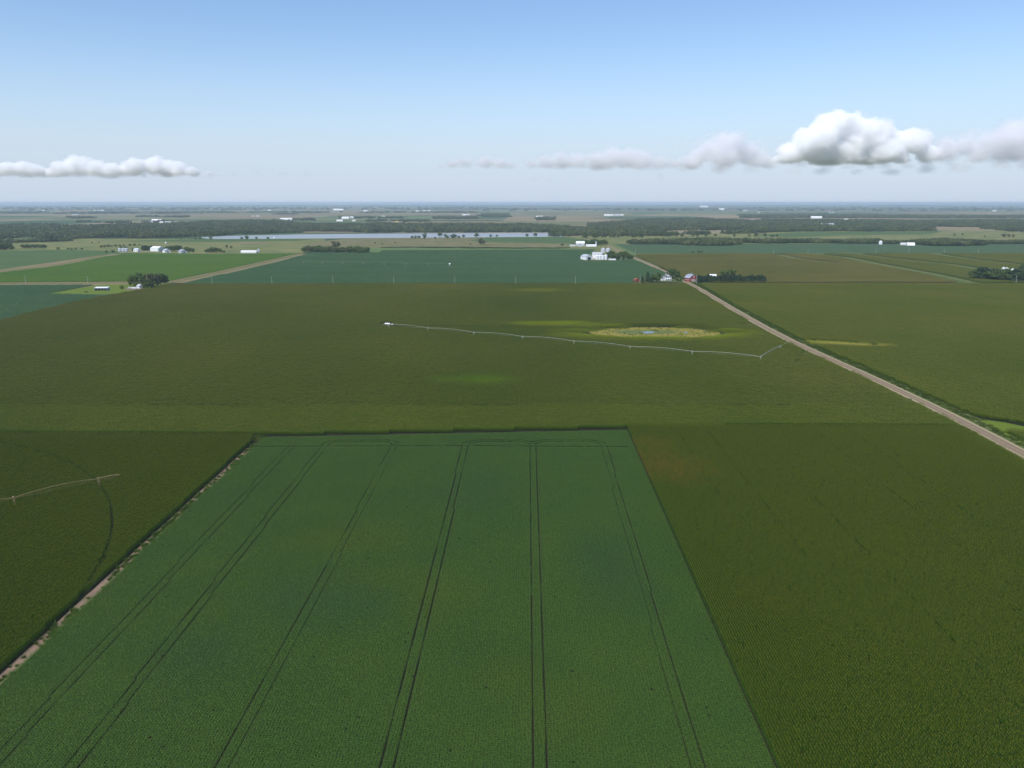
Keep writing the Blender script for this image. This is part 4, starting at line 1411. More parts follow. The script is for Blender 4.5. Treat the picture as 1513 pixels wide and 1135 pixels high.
def barn(loc, rz):
    o = empty('barn', loc, rz)
    w_, l_, h = 14.0, 15.0, 5.4
    prof = [(-w_ / 2, -0.3), (w_ / 2, -0.3), (w_ / 2, h), (w_ * 0.30, h + 3.3), (0, h + 5.0), (-w_ * 0.30, h + 3.3), (-w_ / 2, h)]
    b = MB(); b.prism(prof, -l_ / 2, l_ / 2); b.build('wall', M['red'], o)
    r = MB()
    for sg in (-1, 1):
        a_ = [(0, h + 5.05), (sg * w_ * 0.30, h + 3.35), (sg * w_ * 0.30, h + 3.65), (0, h + 5.35)]
        c_ = [(sg * w_ * 0.302, h + 3.33), (sg * (w_ / 2 + 0.5), h - 0.4), (sg * (w_ / 2 + 0.75), h - 0.3), (sg * w_ * 0.302, h + 3.63)]
        r.prism(a_, -l_ / 2 - 0.5, l_ / 2 + 0.5)
        r.prism(c_, -l_ / 2 - 0.5, l_ / 2 + 0.5)
    r.build('roof', M['grayroof'], o)
    def framed(x, z, ww, hh, cross=True):
        d = MB(); d.box((x, -l_ / 2 - 0.05, z), (ww, 0.14, hh)); dd = d.build('door', M['red'], o)
        t = MB()
        y = -l_ / 2 - 0.16
        for zz in (-hh / 2, hh / 2):
            t.box((x, y, z + zz), (ww + 0.3, 0.1, 0.34))
        for xx in (-ww / 2, ww / 2):
            t.box((x + xx, y - 0.004, z), (0.34, 0.1, hh))
        if cross:
            t.tube([(x - ww / 2, y - 0.05, z - hh / 2), (x + ww / 2, y - 0.05, z + hh / 2)], 0.17, 4)
            t.tube([(x + ww / 2, y - 0.09, z - hh / 2), (x - ww / 2, y - 0.09, z + hh / 2)], 0.17, 4)
        t.build('trim', M['white'], dd)
    framed(-1.65, 1.9, 3.0, 3.6)
    framed(1.65, 1.9, 3.0, 3.6)
    framed(0, 7.4, 2.0, 2.0)
    for xx in (-4.3, 4.3):
        m = MB(); m.box((xx, -l_ / 2 - 0.06, 2.6), (1.0, 0.14, 1.3)); m.build('window', M['white'], o)
    for yy in (-5, -1.7, 1.7, 5):
        m = MB(); m.box((-w_ / 2 - 0.05, yy, 2.4), (0.14, 1.1, 1.2)); m.build('window', M['white'], o)
    c = MB(); c.box((0, 0, h + 5.9), (1.5, 1.5, 1.6)); c.prism([(-1, h + 6.7), (1, h + 6.7), (0, h + 7.5)], -1, 1); c.build('cupola', M['grayroof'], o)
    tag(o, 'red gambrel barn with grey roof and white trimmed doors beside the road', 'barn')
barn(P(1021.0, 415.4), 0.34)

gable('shed', P(940.5, 416.6), 0.3, 7, 8, 3.6, 2.2, 'small faded red shed at the left end of the farmhouse trees', 'shed', 'faded_red', 'faded_red', (2, 2.2, 'dark'))
gable('shed', P(1052, 412.5), 1.5, 8, 12, 5.5, 2.2, 'white shed showing above the windbreak beside the red barn', 'shed', 'white', 'whitemetal', (2.5, 2.5, 'dark'))
# grain bin farm
gable('machine_shed', P(866.5, 383.8), 0.55, 17, 20, 7, 4.2, 'white machine shed with an open dark doorway on its gable', 'machine shed', 'whitemetal', 'galv', (8, 6, 'dark'))  # solid dark panel paints the shade inside the open doorway
gable('shed', P(882.5, 381.4), 1.35, 13, 22, 9.0, 3.6, 'tall white shed behind the row of four white grain bins', 'shed', 'white', 'galv', (4, 4, 'dark'))
for i, (x, y) in enumerate([(882.2, 384.0), (886.3, 384.0), (890.5, 384.0), (895, 383.9)]):
    grain_bin(P(x, y), 3.2 if i < 3 else 3.6, 8.5 if i < 3 else 9.5, f'{ORD[i]} white grain bin from the left in the row of four beside the tall shed', 'row of white grain bins', 'whitemetal')
for i, x in enumerate((891.2, 898.4)):
    grain_bin(P(x, 373.6), 6.0, 9.0, f'{"left" if i == 0 else "right"} one of two big grey grain bins behind the grove', 'pair of big grey grain bins')
gable('wagon_shed', P(904.5, 384.4), 1.5, 4, 15, 1.6, 0.9, 'long low white shed in front of the grove beside the bins', 'shed', 'white', 'whitemetal')
# far white barn farm
gable('barn', P(857.5, 363.6), 1.4, 12, 24, 8, 5, 'far white barn with a bright roof at the bend of the road', 'barn', 'galv', 'whitemetal', (4, 4, 'dark'))
gable('shed', P(857.5, 364.6), 0.1, 8, 8, 5, 3, 'grey gabled shed standing against the far white barn', 'shed', 'galv', 'grayroof')
gable('long_shed', P(873.5, 364.6), 1.52, 9, 28, 3.4, 2.6, 'long low white shed right of the far white barn', 'shed', 'white', 'whitemetal')
gable('shed', P(846, 363.8), 1.6, 8, 16, 2.6, 1.6, 'small pale shed left of the far white barn', 'shed', 'white', 'galv')
grain_bin(P(880.7, 363.8), 2.2, 12, 'slim grey silo at the right end of the long low shed', None)
# left farm
for i, x in enumerate((177.5, 182.5, 187)):
    grain_bin(P(x, 371.6), 4.6, 6.5, f'{ORD[i]} grey grain bin from the left at the left farm', 'grain bins of the left farm')
gable('house', P(202.5, 372.0), 1.2, 9, 14, 5, 3.5, 'white house with a grey roof right of the left farm bins', 'house', 'white', 'galv', (1.2, 2.1, 'dark'), [('left', -3, 2.5, 1.5, 1.6), ('left', 3, 2.5, 1.5, 1.6)])
gable('barn', P(233, 371.2), 1.2, 22, 26, 7.5, 4.5, 'largest white barn in the middle of the left farm', 'barn', 'white', 'whitemetal', (5, 4, 'grayroof'))
gable('shed', P(246.5, 373.2), 0.75, 15, 16, 5, 4, 'pale grey shed right of the largest left farm barn', 'shed', 'white', 'galv', (3, 3, 'dark'))
gable('shed', P(270, 373.9), 0.8, 15, 18, 4, 4.5, 'grey roofed shed alone among dark trees at the left farm', 'shed', 'galv', 'grayroof', (3, 3, 'dark'))
gable('long_barn', P(368.5, 373.8), 1.55, 13, 38, 3.2, 2.6, 'long low white livestock building beside the grassy lane', 'livestock building', 'white', 'whitemetal')
gable('shed', P(382, 372.6), 0.2, 5, 7, 6, 3, 'small grey tower shed at the right end of the long livestock building', 'shed', 'galv', 'whitemetal')
# open shed on the lawn
o = empty('open_shed', P(151, 429.2), 0.03)
b = MB(); b.prism([(-4.2, 3.6), (4.2, 4.5), (4.2, 4.75), (-4.2, 3.85)], -9, 9)
b2 = MB()
for yy in (-8.6, -4.3, 0, 4.3, 8.6):
    b2.box((-3.9, yy, 1.8), (0.3, 0.3, 3.7)); 
for yy in (-8.8, 8.8):
    b2.box((0.1, yy, 1.9), (7.6, 0.16, 3.9))
b2.box((3.9, 0, 2.1), (0.16, 17.5, 4.3))
b.build('roof', M['whitemetal'], o); b2.build('wall', M['grayroof'], o)
o.rotation_euler = (0, 0, math.pi / 2 + 0.05)
tag(o, 'low open fronted shed with white roof alone on the bright lawn', 'open shed')
# machinery in the yard beside the clump
def trailer(loc, rz, label, L=7.0, mat='white'):
    o = empty('farm_trailer', loc, rz)
    b = MB(); b.box((0, 0, 1.75), (L, 2.4, 1.9)); b.build('body', M[mat], o)
    for x in (-L * 0.3, L * 0.3):
        for y in (-1.0, 1.0):
            k = MB(); k.tube([(x, y - 0.15, 0.5), (x, y + 0.15, 0.5)], 0.5, 12); k.build('wheel', M['tyre'], o)
    h = MB(); h.tube([(L / 2, 0, 0.8), (L / 2 + 1.6, 0, 0.6)], 0.08, 5); h.build('hitch', M['galv'], o)
    tag(o, label, 'trailer')
trailer(P(199, 427.2), 0.2, 'white farm trailer parked in the dirt beside the lawn clump')
trailer(P(192.5, 427.0), 0.1, 'smaller pale trailer parked left of the white farm trailer', 5.0, 'galv')
gable('shed', P(207, 426.2), 0.9, 6, 8, 3.4, 2.2, 'small grey roofed shed under the left trees of the lawn clump', 'shed', 'white', 'galv')
# right hand buildings
grain_bin(P(1301, 361.3), 5.0, 8.5, 'pale grain bin alone against the right hand hedgerow', None, 'whitemetal')
gable('shed', P(1334, 362.0), 1.5, 9, 14, 4, 2, 'small white shed left of the white dome shed', 'shed', 'white', 'whitemetal')
def quonset(loc, rz, r, l_):
    o = empty('dome_shed', loc, rz)
    prof = [(r * math.cos(t), r * 0.9 * math.sin(t)) for t in np.linspace(0, math.pi, 17)]
    b = MB(); b.prism([(p[0], p[1] - 0.0) for p in prof], -l_ / 2, l_ / 2); b.build('roof', M['whitemetal'], o)
    e = MB(); e.prism([(p[0] * 0.94, p[1] * 0.94) for p in prof], -l_ / 2 - 0.12, l_ / 2 + 0.12); e.build('wall', M['white'], o)
    d = MB(); d.box((0, -l_ / 2 - 0.16, 2.2), (5, 0.14, 4.4)); d.build('door', M['galv'], o)
    tag(o, 'white rounded dome shed in front of the right hand hedgerow', 'dome shed')
quonset(P(1345, 362.8), 1.35, 9.5, 20)
for i, (x, y) in enumerate([(1481.5, 406.5), (1486, 407), (1495, 407.5)]):
    grain_bin(P(x, y), 3.2 if i < 2 else 2.4, 11.5 if i < 2 else 10.5, f'{ORD[i]} white grain bin from the left behind the right edge shelterbelt', 'bins behind the shelterbelt', 'whitemetal')

# far farm buildings: a few pixels each
far_b = [  # x, y, width m, wall h, colour, label
    (232, 327.6, 60, 9, 'white', 'biggest white shed among the sheds left of the river woods'), (222, 329.0, 34, 6, 'galv', 'grey shed left of the biggest far white shed'),
    (239, 329.5, 22, 6, 'white', 'small white shed right below the biggest far shed'), (246, 329.3, 18, 6, 'white', 'second small white shed right of the biggest far shed'),
    (251, 329.6, 20, 6, 'white', 'rightmost small white shed of the far shed cluster'),
    (419, 325.2, 46, 9, 'white', 'wide bright white barn beyond the river'), (428, 325.8, 40, 12, 'white', 'tallest white barn of the bright farm beyond the river'),
    (424, 328.4, 22, 5, 'galv', 'low pale shed below the bright white barns'),
    (511, 323.4, 60, 9, 'white', 'long white barn in the mid distance grove'), (520, 322.6, 26, 12, 'white', 'tall white barn right of the long mid distance barn'),
    (502, 327.2, 40, 6, 'white', 'low white shed below left of the mid distance barns'), (523, 327, 22, 6, 'white', 'small white shed below right of the mid distance barns'),
    (545, 321.8, 20, 7, 'white', 'single white shed in the grove left of the bright house'), (566, 321.4, 34, 9, 'white', 'bright white house at the right of the mid distance grove'),
    (500, 311.2, 150, 10, 'white', 'very long white building far off near the horizon at centre'), (540, 312.6, 60, 9, 'white', 'far white shed in the small belt right of the long building'),
    (686, 318.4, 40, 8, 'white', 'white shed in the far farm right of centre'), (692, 318, 26, 8, 'white', 'second white shed in the far farm right of centre'),
    (617, 312.6, 40, 8, 'white', 'left of three faint white sheds near the horizon'), (627, 312.2, 40, 8, 'white', 'middle of three faint white sheds near the horizon'), (634, 312, 40, 8, 'white', 'right of three faint white sheds near the horizon'),
    (797, 321.8, 52, 9, 'white', 'long white barn of the hill farm above the river end'), (812, 323.2, 16, 10, 'galv', 'grey silo like shed right of the hill farm barn'),
    (897, 319.4, 54, 10, 'white', 'left of the far long white sheds above the valley woods'), (904, 319.2, 36, 10, 'white', 'second of the far white sheds above the valley woods'),
    (913, 319.2, 60, 9, 'galv', 'third far shed, pale grey, above the valley woods'), (918, 318.8, 40, 8, 'white', 'rightmost far shed above the valley woods'),
    (1164, 321.0, 60, 8, 'white', 'long low white shed on the far plain at right'), (1173, 321.0, 20, 7, 'galv', 'short shed at the end of the long plain shed'),
    (1206, 322.8, 80, 8, 'white', 'widest white shed above the valley woods at right'), (1250, 325.8, 36, 7, 'white', 'white shed on the wood edge right of the widest shed'),
    (1222, 334.6, 70, 8, 'galv', 'pale grey shed row within the valley woods'), (1234, 334.8, 14, 9, 'white', 'white shed beside the pale shed row in the woods'),
    (1310, 327.5, 20, 10, 'white', 'left white shed of two at the wood edge far right'), (1320, 327.5, 40, 8, 'white', 'right white shed of two at the wood edge far right'),
    (1452, 327.4, 26, 9, 'white', 'lone white barn at the wood edge far right'), (1469, 312.5, 50, 9, 'white', 'faint white barn high on the far right plain'),
    (64, 311.6, 36, 11, 'white', 'lone white barn near the horizon at far left'), (109, 317.8, 30, 6, 'galv', 'left pale shed below the square far grove'), (114, 317.6, 26, 6, 'galv', 'right pale shed below the square far grove'),
    (140, 311.6, 40, 8, 'white', 'left of three faint pale sheds near the left horizon'), (146, 311.6, 36, 8, 'white', 'middle of three faint pale sheds near the left horizon'), (152, 311.6, 50, 8, 'white', 'right of three faint pale sheds near the left horizon'),
    (398, 311.4, 50, 9, 'white', 'faint white shed on the dark belt left of centre'), (381, 320.2, 30, 6, 'galv', 'pale shed in the brown field left of centre'), (374, 320, 22, 6, 'galv', 'second pale shed in the brown field left of centre'),
    (1040, 306.6, 200, 18, 'white', 'white town block on the horizon right of centre'), (1068, 310.6, 130, 14, 'white', 'wide pale block below the horizon town'), (1101, 312, 60, 9, 'galv', 'faint pale shed right of the horizon town'),
    (1121, 314.6, 30, 9, 'galv', 'pale shed on the blue plain right of the horizon town'), (1226, 314.9, 24, 9, 'galv', 'twin pale shed on the right plain, left one'), (1231, 314.9, 24, 9, 'galv', 'twin pale shed on the right plain, right one'),
    (405, 352.9, 3, 4, 'white', 'tiny white cabin on the near shore of the river'), (245.5, 360.0, 3, 3.2, 'white', 'tiny white hut on the pasture above the left farm'),
]
for (x, y, w_, h, mt, lb) in far_b:
    l_ = max(6.0, w_ * 0.4)
    b = MB()
    b.prism([(-w_ / 2, -0.5), (w_ / 2, -0.5), (w_ / 2, h), (-w_ / 2, h)], -l_ / 2, l_ / 2)
    b.add([(-w_ / 2 - 0.5, -l_ / 2 - 0.5, h), (w_ / 2 + 0.5, -l_ / 2 - 0.5, h), (w_ / 2 + 0.5, l_ / 2 + 0.5, h), (-w_ / 2 - 0.5, l_ / 2 + 0.5, h), (-w_ / 2 - 0.5, 0, h + l_ * 0.28), (w_ / 2 + 0.5, 0, h + l_ * 0.28)],
          [(0, 1, 5, 4), (2, 3, 4, 5), (1, 2, 5), (3, 0, 4), (3, 2, 1, 0)])
    p = P(x, y)
    b = b.build('farm_building', M['white' if mt == 'white' else 'galv'], None, (p[0], p[1], 0), random.uniform(-0.25, 0.25))
    tag(b, lb, 'farm building', 'distant farm buildings')

# ------------------------------------------------------------------ power poles
def make_pole():
    o = empty('utility_pole', (0, 0, 0))
    b = MB(); b.tube([(0, 0, -1), (0, 0, 6), (0, 0, 12)], 0.26, 8, 0.17); b.build('post', M['pole'], o)
    b = MB(); b.box((0, 0.22, 11.3), (2.6, 0.14, 0.18)); cr = b.build('crossarm', M['pole'], o)
    for x in (-1.2, 0.5, 1.2):
        k = MB(); k.lathe([(0.07, 0), (0.1, 0.08), (0.05, 0.26)], 8, (x, 0.22, 11.39)); k.build('insulator', M['whitemetal'], cr)
    return o
pole0 = make_pole()
POLES = [(402, 420.5, 'leftmost pole along the edge of the blue green soybeans'), (492, 420.5, 'second pole from the left along the far corn edge'), (582, 420.5, 'third pole from the left along the far corn edge'),
         (672, 420.5, 'fourth pole from the left along the far corn edge'), (762, 420.5, 'fifth pole from the left along the far corn edge'), (850, 420.5, 'sixth pole along the far corn edge, below the open machine shed'),
         (945.5, 419, 'pole standing beside the faded red farm shed'), (1029, 418.5, 'pole by the road in front of the red barn'), (38, 419.5, 'pole on the left lane near the left edge'), (130, 419.5, 'pole on the left lane above the open shed'),
         (313.5, 421.0, 'pole right of the lawn tree clump'), (1143, 375, 'first pole from the left on the right bean strip'), (1193.5, 375, 'second pole from the left on the right bean strip'), (1294, 375, 'third pole from the left on the right bean strip'),
         (1343, 375, 'pole on the right bean strip below the dome shed'), (1395, 375.5, 'pole on the bean strip right of the dome shed'), (1445, 375.5, 'last pole on the right bean strip'), (939, 374.5, 'pole on the bean strip beside the gravel road'),
         (1501, 419, 'pole before the right edge shelterbelt')]
for i, (x, y, lb) in enumerate(POLES):
    o = pole0 if i == 0 else copy_tree(pole0)
    p = P(x, y)
    o.location = (p[0], p[1], 0)
    o.rotation_euler.z = math.pi / 2 + random.uniform(-0.1, 0.1)
    tag(o, lb, 'utility pole', 'utility poles along the field edges')

# ------------------------------------------------------------------ centre pivots
def span(a, b, name, mat, parent, z0=4.0, camber=1.1, r=0.08, truss=True, drops=True):
    a, b = Vector((a[0], a[1], z0)), Vector((b[0], b[1], z0))
    d = (b - a)
    sd_ = Vector((d.y, -d.x, 0)).normalized()
    pts = []
    n = 10
    for i in range(n + 1):
        t = i / n
        pts.append(a + d * t + Vector((0, 0, camber * 4 * t * (1 - t))))
    m = MB()
    m.tube(pts, r, 7)
    o = m.build(name, mat, parent)
    if truss:
        t_ = MB()
        low = {}
        for sg in (-1, 1):
            lp = []
            for i in range(n + 1):
                t = i / n
                off = 1.35 * min(1, 4 * t * (1 - t) * 1.2)
                lp.append(pts[i] + sd_ * sg * off * 0.75 - Vector((0, 0, off)))
            t_.tube(lp, 0.016, 4)
            for i in range(1, n):
                t_.tube([pts[i], lp[i]], 0.014, 4)
        t_.build('truss', mat, o)
    if drops:
        k = MB()
        for i in range(1, n * 2):
            t = i / (n * 2)
            p = a + d * t + Vector((0, 0, camber * 4 * t * (1 - t)))
            k.tube([p, p - Vector((0, 0, 1.6))], 0.018, 4)
        k.build('drop_hose', M['tyre'], o)
    return o
def tower(p, d, parent, mat, z0=4.0):
    d = Vector((d[0], d[1], 0)).normalized()
    t = Vector((d.y, -d.x, 0))
    c = Vector((p[0], p[1], 0))
    m = MB()
    for sg in (-1, 1):
        for e in (-0.35, 0.35):
            m.tube([c + d * e + Vector((0, 0, z0 - 0.1)), c + t * sg * 1.9 + Vector((0, 0, 0.75))], 0.06, 5)
    m.tube([c - t * 2.0 + Vector((0, 0, 0.75)), c + t * 2.0 + Vector((0, 0, 0.75))], 0.09, 6)
    m.box(tuple(c + Vector((0, 0, z0 + 0.35))), (0.5, 0.5, 0.5))
    o = m.build('drive_tower', mat, parent)
    for sg in (-1, 1):
        w_ = MB()
        q = c + t * sg * 2.0 + Vector((0, 0, 0.62))
        w_.tube([q - d * 0.17, q + d * 0.17], 0.62, 14)
        w_.build('wheel', M['tyre'], o)
    return o
def pivot_machine(nodes, label, mat, corner=None, centre=True, overhang=None, z0=4.0, r=0.08, truss=True):
    o = empty('irrigation_pivot', (0, 0, 0))
    for i in range(len(nodes) - 1):
        span(nodes[i], nodes[i + 1], 'span', mat, o, z0, r=r, truss=truss)
        d = np.array(nodes[i + 1]) - np.array(nodes[i])
        tower(nodes[i + 1], d, o, mat, z0)
    if centre:
        p = nodes[0]
        m = MB()
        for k in range(4):
            a = math.pi / 4 + k * math.pi / 2
            m.tube([(p[0] + 1.5 * math.cos(a), p[1] + 1.5 * math.sin(a), 0.2), (p[0] + 0.3 * math.cos(a), p[1] + 0.3 * math.sin(a), z0 + 0.2)], 0.09, 5)
        m.tube([(p[0], p[1], 0), (p[0], p[1], z0 + 0.4)], 0.16, 8)
        m.box((p[0], p[1], 0.12), (4.4, 4.4, 0.4))
        m.build('pivot_point', M['galv'], o)
    if corner:
        a, b, c = nodes[-1], corner[0], corner[1]
        d = np.array(b) - np.array(a)
        span(a, b, 'corner_arm', M['galv'], o, z0, 1.2)
        tower(b, d, o, mat, z0)
        span(b, c, 'overhang', mat, o, z0, 0.2, truss=False)
    if overhang:
        span(nodes[-1], overhang, 'overhang', mat, o, z0, 0.3, 0.13, truss=True)
    tag(o, label, 'irrigation pivot')
    return o
Z = 4.0
nodes = [P(574, 479.2, Z)] + PP([(632, 484.6), (700, 491), (772, 497.2), (848, 504), (931, 512), (1023, 519.2), (1124, 527)], Z)
pivot_machine(nodes, 'long galvanised centre pivot with bent corner arm crossing the big cornfield', M['pipe'], corner=(P(1153, 511.5, Z), P(1167, 504, Z)))
nodes = PP([(-330, 806), (-190, 778), (-90, 758.5), (20, 735.5), (145, 707.2)], Z)
pivot_machine(nodes, 'rust tinted irrigation arm ending in the near left cornfield', M['rustpipe'], centre=False, overhang=P(177, 701, Z))
nodes = PP([(664, 391), (632, 389.8), (600, 389.0), (568, 388.4), (537, 387.8), (506, 387.3), (476, 386.8), (448, 386.4)], 4.2)
pivot_machine(nodes, 'distant irrigation arm lying level across the far soybeans', M['pipe'], z0=4.2, r=0.05, truss=False)
# equipment at the pivot
pv = P(572, 481)
sheet('pivot_pad_ground', [(pv[0] + 6.5 * math.cos(t), pv[1] + 7.5 * math.sin(t)) for t in np.linspace(0, 6.0, 16)], M['dirt'], 0.06)
def tank(loc, rz, L, r, label, mat='white'):
    o = empty('storage_tank', loc, rz)
    b = MB()
    b.tube([(-L / 2 - 0.25, 0, r + 0.7), (-L / 2, 0, r + 0.7), (L / 2, 0, r + 0.7), (L / 2 + 0.25, 0, r + 0.7)], r, 18)
    b.build('tank', M[mat], o)
    k = MB()
    for x in (-L * 0.3, L * 0.3):
        k.box((x, 0, 0.45), (0.4, r * 1.5, 1.1))
    k.build('saddle', M['galv'], o)
    c = MB(); c.lathe([(0.3, r * 2 + 0.65), (0.3, r * 2 + 0.95), (0.05, r * 2 + 1.0)], 10); c.build('hatch', M[mat], o)
    tag(o, label, 'tank')
tank((pv[0] + 1.0, pv[1] - 4.2, 0), 0.1, 4.6, 1.25, 'larger white tank at the inner end of the long pivot')
tank((pv[0] + 5.8, pv[1] - 5.2, 0), 0.2, 2.2, 0.9, 'smaller white tank right of the larger one at the pivot')
o = empty('pump_engine', (pv[0] - 2.6, pv[1] - 3.0, 0), 0.2)
b = MB(); b.box((0, 0, 1.2), (2.6, 1.3, 1.5)); b.build('housing', M['grayroof'], o)
b = MB(); b.box((0, 0, 0.3), (3.0, 1.5, 0.3)); b.build('skid', M['galv'], o)
b = MB(); b.tube([(0.7, 0, 1.9), (0.7, 0, 3.2)], 0.08, 6); b.build('exhaust', M['galv'], o)
tag(o, 'grey pump engine left of the white tanks at the pivot', 'pump engine')
tank((PIV3[0] + 1, PIV3[1] - 5, 0), 0.0, 3.4, 1.1, 'white tank at the end of the distant irrigation arm')
# grassy yellow patch far away, a real field
sheet('field_ground', PP([(580, 328.2), (588, 327.2), (590, 328.4)]), M['yellow'], 0.2)

# ------------------------------------------------------------------ clouds
CLOUD_KIND = {'cloud': (0.0058, 0.24, (1, 1, 1), 1.15), 'cloud_soft': (0.0060, 0.36, (1, 1, 1), 1.25), 'cloud_thin': (0.0030, 0.60, (0.985, 0.978, 0.988), 1.25), 'cloud_wisp': (0.0009, 0.7, (0.97, 0.97, 0.98), 1.3)}  # cloud_thin's faint lavender colour paints in shade cast by other clouds
def cloud_mat(kind, balls, zb):
    dens, soft, col, amp = CLOUD_KIND[kind]
    s = NT('cloud_vapour')
    p = s.pos()
    acc = None
    for (c, r) in balls:
        v = s.n('ShaderNodeVectorMath', operation='SUBTRACT')
        s.put(v.inputs[0], p)
        v.inputs[1].default_value = c
        q = s.n('ShaderNodeVectorMath', operation='MULTIPLY')
        s.put(q.inputs[0], v.outputs[0])
        q.inputs[1].default_value = (1 / r[0], 1 / r[1], 1 / r[2])
        ln = s.n('ShaderNodeVectorMath', operation='LENGTH')
        s.put(ln.inputs[0], q.outputs[0])
        acc = ln.outputs['Value'] if acc is None else s.math('SMOOTH_MIN', acc, ln.outputs['Value'])
    for nd in s.t.nodes:
        if nd.type == 'MATH' and nd.operation == 'SMOOTH_MIN':
            nd.inputs[2].default_value = 0.12
    field = s.math('SUBTRACT', 1.0, acc)
    big = s.math('MULTIPLY', s.math('SUBTRACT', s.noise(s.xf(p, scl=(0.8, 0.8, 1.15)), 1 / 640.0, 8, 0.66), 0.5), amp * 2)
    f = s.math('ADD', field, s.math('ADD', big, 0.0 if kind == 'cloud' else 0.13))
    d = s.ramp(f, 0.0, soft)
    if zb is not None:
        sp = s.n('ShaderNodeSeparateXYZ')
        s.put(sp.inputs[0], p)
        zz = s.math('ADD', sp.outputs[2], s.math('MULTIPLY', big, 160.0))
        d = s.math('MULTIPLY', d, s.ramp(zz, zb - 30, zb + 190))
    v = s.n('ShaderNodeVolumePrincipled')
    v.inputs['Color'].default_value = c4(col)
    s.put(v.inputs['Density'], s.math('MULTIPLY', d, dens))
    v.inputs['Anisotropy'].default_value = 0.0
    s.t.links.new(v.outputs[0], s.out.inputs['Volume'])
    return s.m
CD = 30000.0
def sky_point(px, py, dist):
    a, b = (px - CX) / F, (CY - py) / F
    d = Vector((a, ct + b * st, -st + b * ct))
    k = dist / d.y
    return Vector((0, 0, CAM_H)) + d * k
def cloud(puffs, mat, label, dist=CD, voxel=None, amp=None, base=None, flat=1.0, subs=None):
    rg = np.random.default_rng(len(label) * 13)
    bm = bmesh.new()
    m_per = dist / (F * ct)
    zb = None if base is None else sky_point(CX, base, dist).z
    balls = []
    for (x, y, r) in puffs:
        c = sky_point(x, y, dist) + Vector((0, rg.normal(0, 200), 0))
        rr = (r * m_per * 1.12, r * m_per * 1.1, r * m_per * flat)
        balls.append((tuple(c), rr))
        g = 1.42
        bmesh.ops.create_icosphere(bm, subdivisions=3, radius=1, matrix=Matrix.Translation(c) @ Matrix.Diagonal((rr[0] * g, rr[1] * g, rr[2] * g, 1)))
    me = bpy.data.meshes.new('cloud')
    bm.to_mesh(me); bm.free()
    o = bpy.data.objects.new('cloud', me)
    COL.objects.link(o)
    md = o.modifiers.new('r', 'REMESH')
    md.mode = 'VOXEL'; md.voxel_size = max(40, min(120, 2.5 * m_per * min(p[2] for p in puffs) / 8))
    dg = bpy.context.evaluated_depsgraph_get()
    me2 = bpy.data.meshes.new_from_object(o.evaluated_get(dg))
    o.modifiers.clear()
    o.data = me2
    if zb is not None:
        for v in me2.vertices:
            if v.co.z < zb - 150:
                v.co.z = zb - 150 + (v.co.z - zb + 150) * 0.05
    me2.materials.clear(); me2.materials.append(cloud_mat(mat, balls, zb))
    tag(o, label, 'cloud', kind='thing')
    return o
cloud([(1238, 186, 22), (1216, 196, 24), (1258, 194, 24), (1285, 200, 22), (1305, 206, 18), (1196, 214, 24), (1170, 228, 18), (1230, 222, 30), (1265, 224, 26), (1298, 226, 22), (1325, 226, 18), (1345, 212, 19), (1362, 208, 17), (1330, 234, 14), (1245, 236, 18), (1150, 238, 9), (1365, 226, 14)],
      'cloud', 'largest bright white cumulus cloud towering at right', base=243)
cloud([(1070, 210, 17), (1050, 222, 18), (1085, 216, 20), (1105, 226, 18), (1065, 232, 20), (1030, 236, 13), (1010, 239, 8), (1125, 236, 13)], 'cloud_thin', 'lavender grey cumulus left of the largest cloud', base=250)
cloud([(785, 243, 9), (805, 240, 13), (830, 238, 15), (855, 237, 16), (880, 234, 18), (905, 230, 18), (928, 234, 18), (950, 237, 17), (975, 240, 14), (1000, 243, 11), (890, 244, 16), (1020, 244, 9)], 'cloud_thin', 'long flat grey cloud right of centre', base=252, voxel=75, amp=240, flat=0.75)
cloud([(650, 246, 5), (668, 243, 10), (690, 242, 12), (715, 241, 13), (738, 242, 11), (754, 244, 8)], 'cloud_thin', 'short flat grey cloud near the centre', base=250, voxel=65, amp=200, flat=0.7)
cloud([(1385, 228, 12), (1405, 222, 17), (1430, 215, 17), (1455, 212, 18), (1480, 205, 20), (1505, 200, 23), (1530, 203, 24), (1560, 208, 22), (1490, 224, 20), (1440, 230, 16), (1530, 226, 20)], 'cloud_thin', 'pinkish white cloud bank cut by the right edge', base=241)
cloud([(80, 256, 8), (98, 252, 12), (112, 248, 14), (128, 249, 14), (148, 252, 13), (170, 254, 12), (190, 251, 13), (208, 248, 13), (226, 245, 13), (240, 249, 13), (262, 254, 11), (285, 256, 9), (305, 258, 6)], 'cloud_soft', 'bright low cloud row left of centre with two white crests', base=262, voxel=70, amp=260)
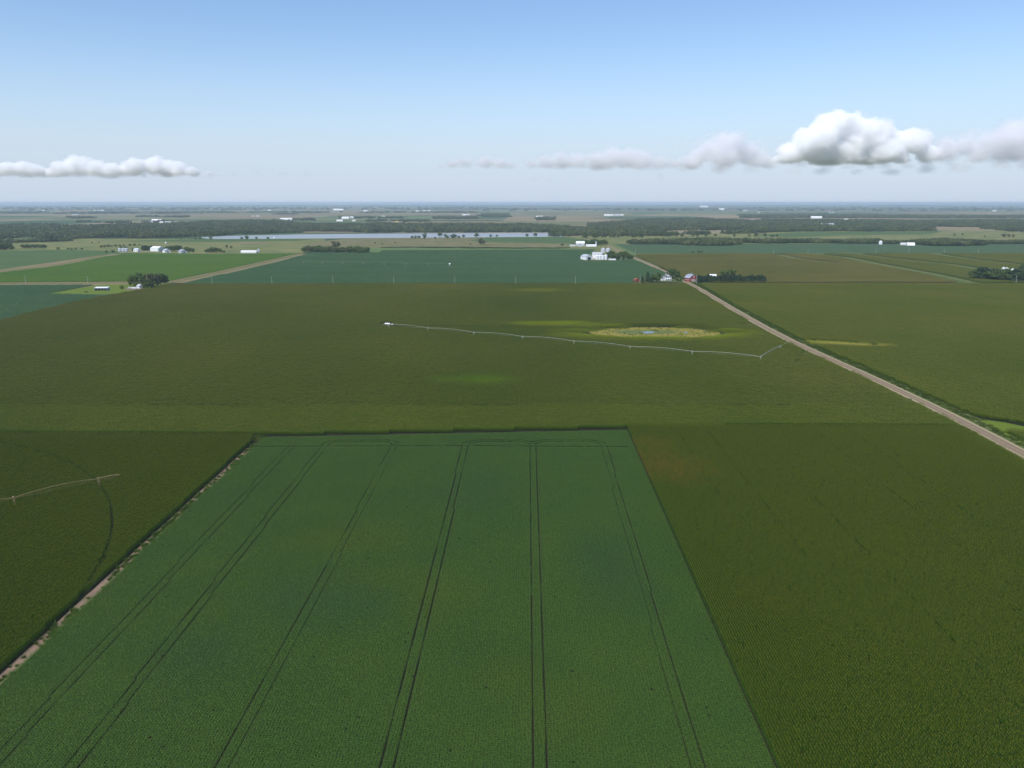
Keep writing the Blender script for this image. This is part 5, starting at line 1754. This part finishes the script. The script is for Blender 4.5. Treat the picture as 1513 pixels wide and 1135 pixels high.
cloud([(-40, 250, 14), (-10, 253, 12), (12, 253, 12), (34, 252, 12), (52, 252, 10), (66, 256, 6)], 'cloud_soft', 'low white cloud cut by the left edge', base=261, voxel=70, amp=260)
cloud([(780, 265, 4.5), (790, 265.5, 5), (803, 266, 4.5), (812, 266, 3.5)], 'cloud_thin', 'tiny white cloud puff low beneath the flat grey cloud', base=269, voxel=50, amp=110)
cloud([(974, 262, 4.5)], 'cloud_thin', 'smallest lone cloud puff low above the horizon', base=265, voxel=45, amp=90)
cloud([(1290, 247, 8), (1315, 246, 10), (1340, 246, 9), (1180, 243, 10), (1140, 245, 9), (1110, 244, 9), (1220, 246, 9), (1255, 247, 9), (1375, 240, 9), (1400, 240, 8)], 'cloud_wisp', 'ragged thin cloud shreds under the largest cumulus', base=253, voxel=65, amp=180, flat=0.7)
cloud([(1010, 250, 9), (1060, 252, 11), (1110, 251, 11), (1165, 253, 12), (1215, 254, 11), (1265, 255, 11), (1320, 254, 12), (1375, 250, 13), (1420, 248, 13), (1470, 246, 14), (1520, 244, 15), (1570, 245, 15)], 'cloud_wisp', 'broad pale veil of cloud low along the right horizon', base=262, voxel=80, amp=220, flat=0.55)
cloud([(1003, 214, 6), (1014, 213, 6)], 'cloud_wisp', 'small grey wisp left above the lavender cumulus', base=219, voxel=50, amp=110)
cloud([(320, 259, 6), (350, 258, 8), (385, 257, 8), (420, 258, 7), (455, 258, 7), (490, 257, 6)], 'cloud_wisp', 'faint low cloud veil trailing right of the bright cloud row', base=264, voxel=65, amp=160, flat=0.6)

# ------------------------------------------------------------------ haze
hb = MB()
hb.box((0, 30850, 62.0), (124600, 62500, 138.0))
s = NT('air')
v = s.n('ShaderNodeVolumePrincipled')
v.inputs['Color'].default_value = (0.69, 0.83, 0.98, 1)
v.inputs['Density'].default_value = 4.7e-5
v.inputs['Anisotropy'].default_value = 0.1
s.t.links.new(v.outputs[0], s.out.inputs['Volume'])
s.m.cycles.homogeneous_volume = True
hz = hb.build('haze', s.m)
hz['kind'] = 'stuff'
hz['label'] = 'pale blue summer haze over the whole valley'
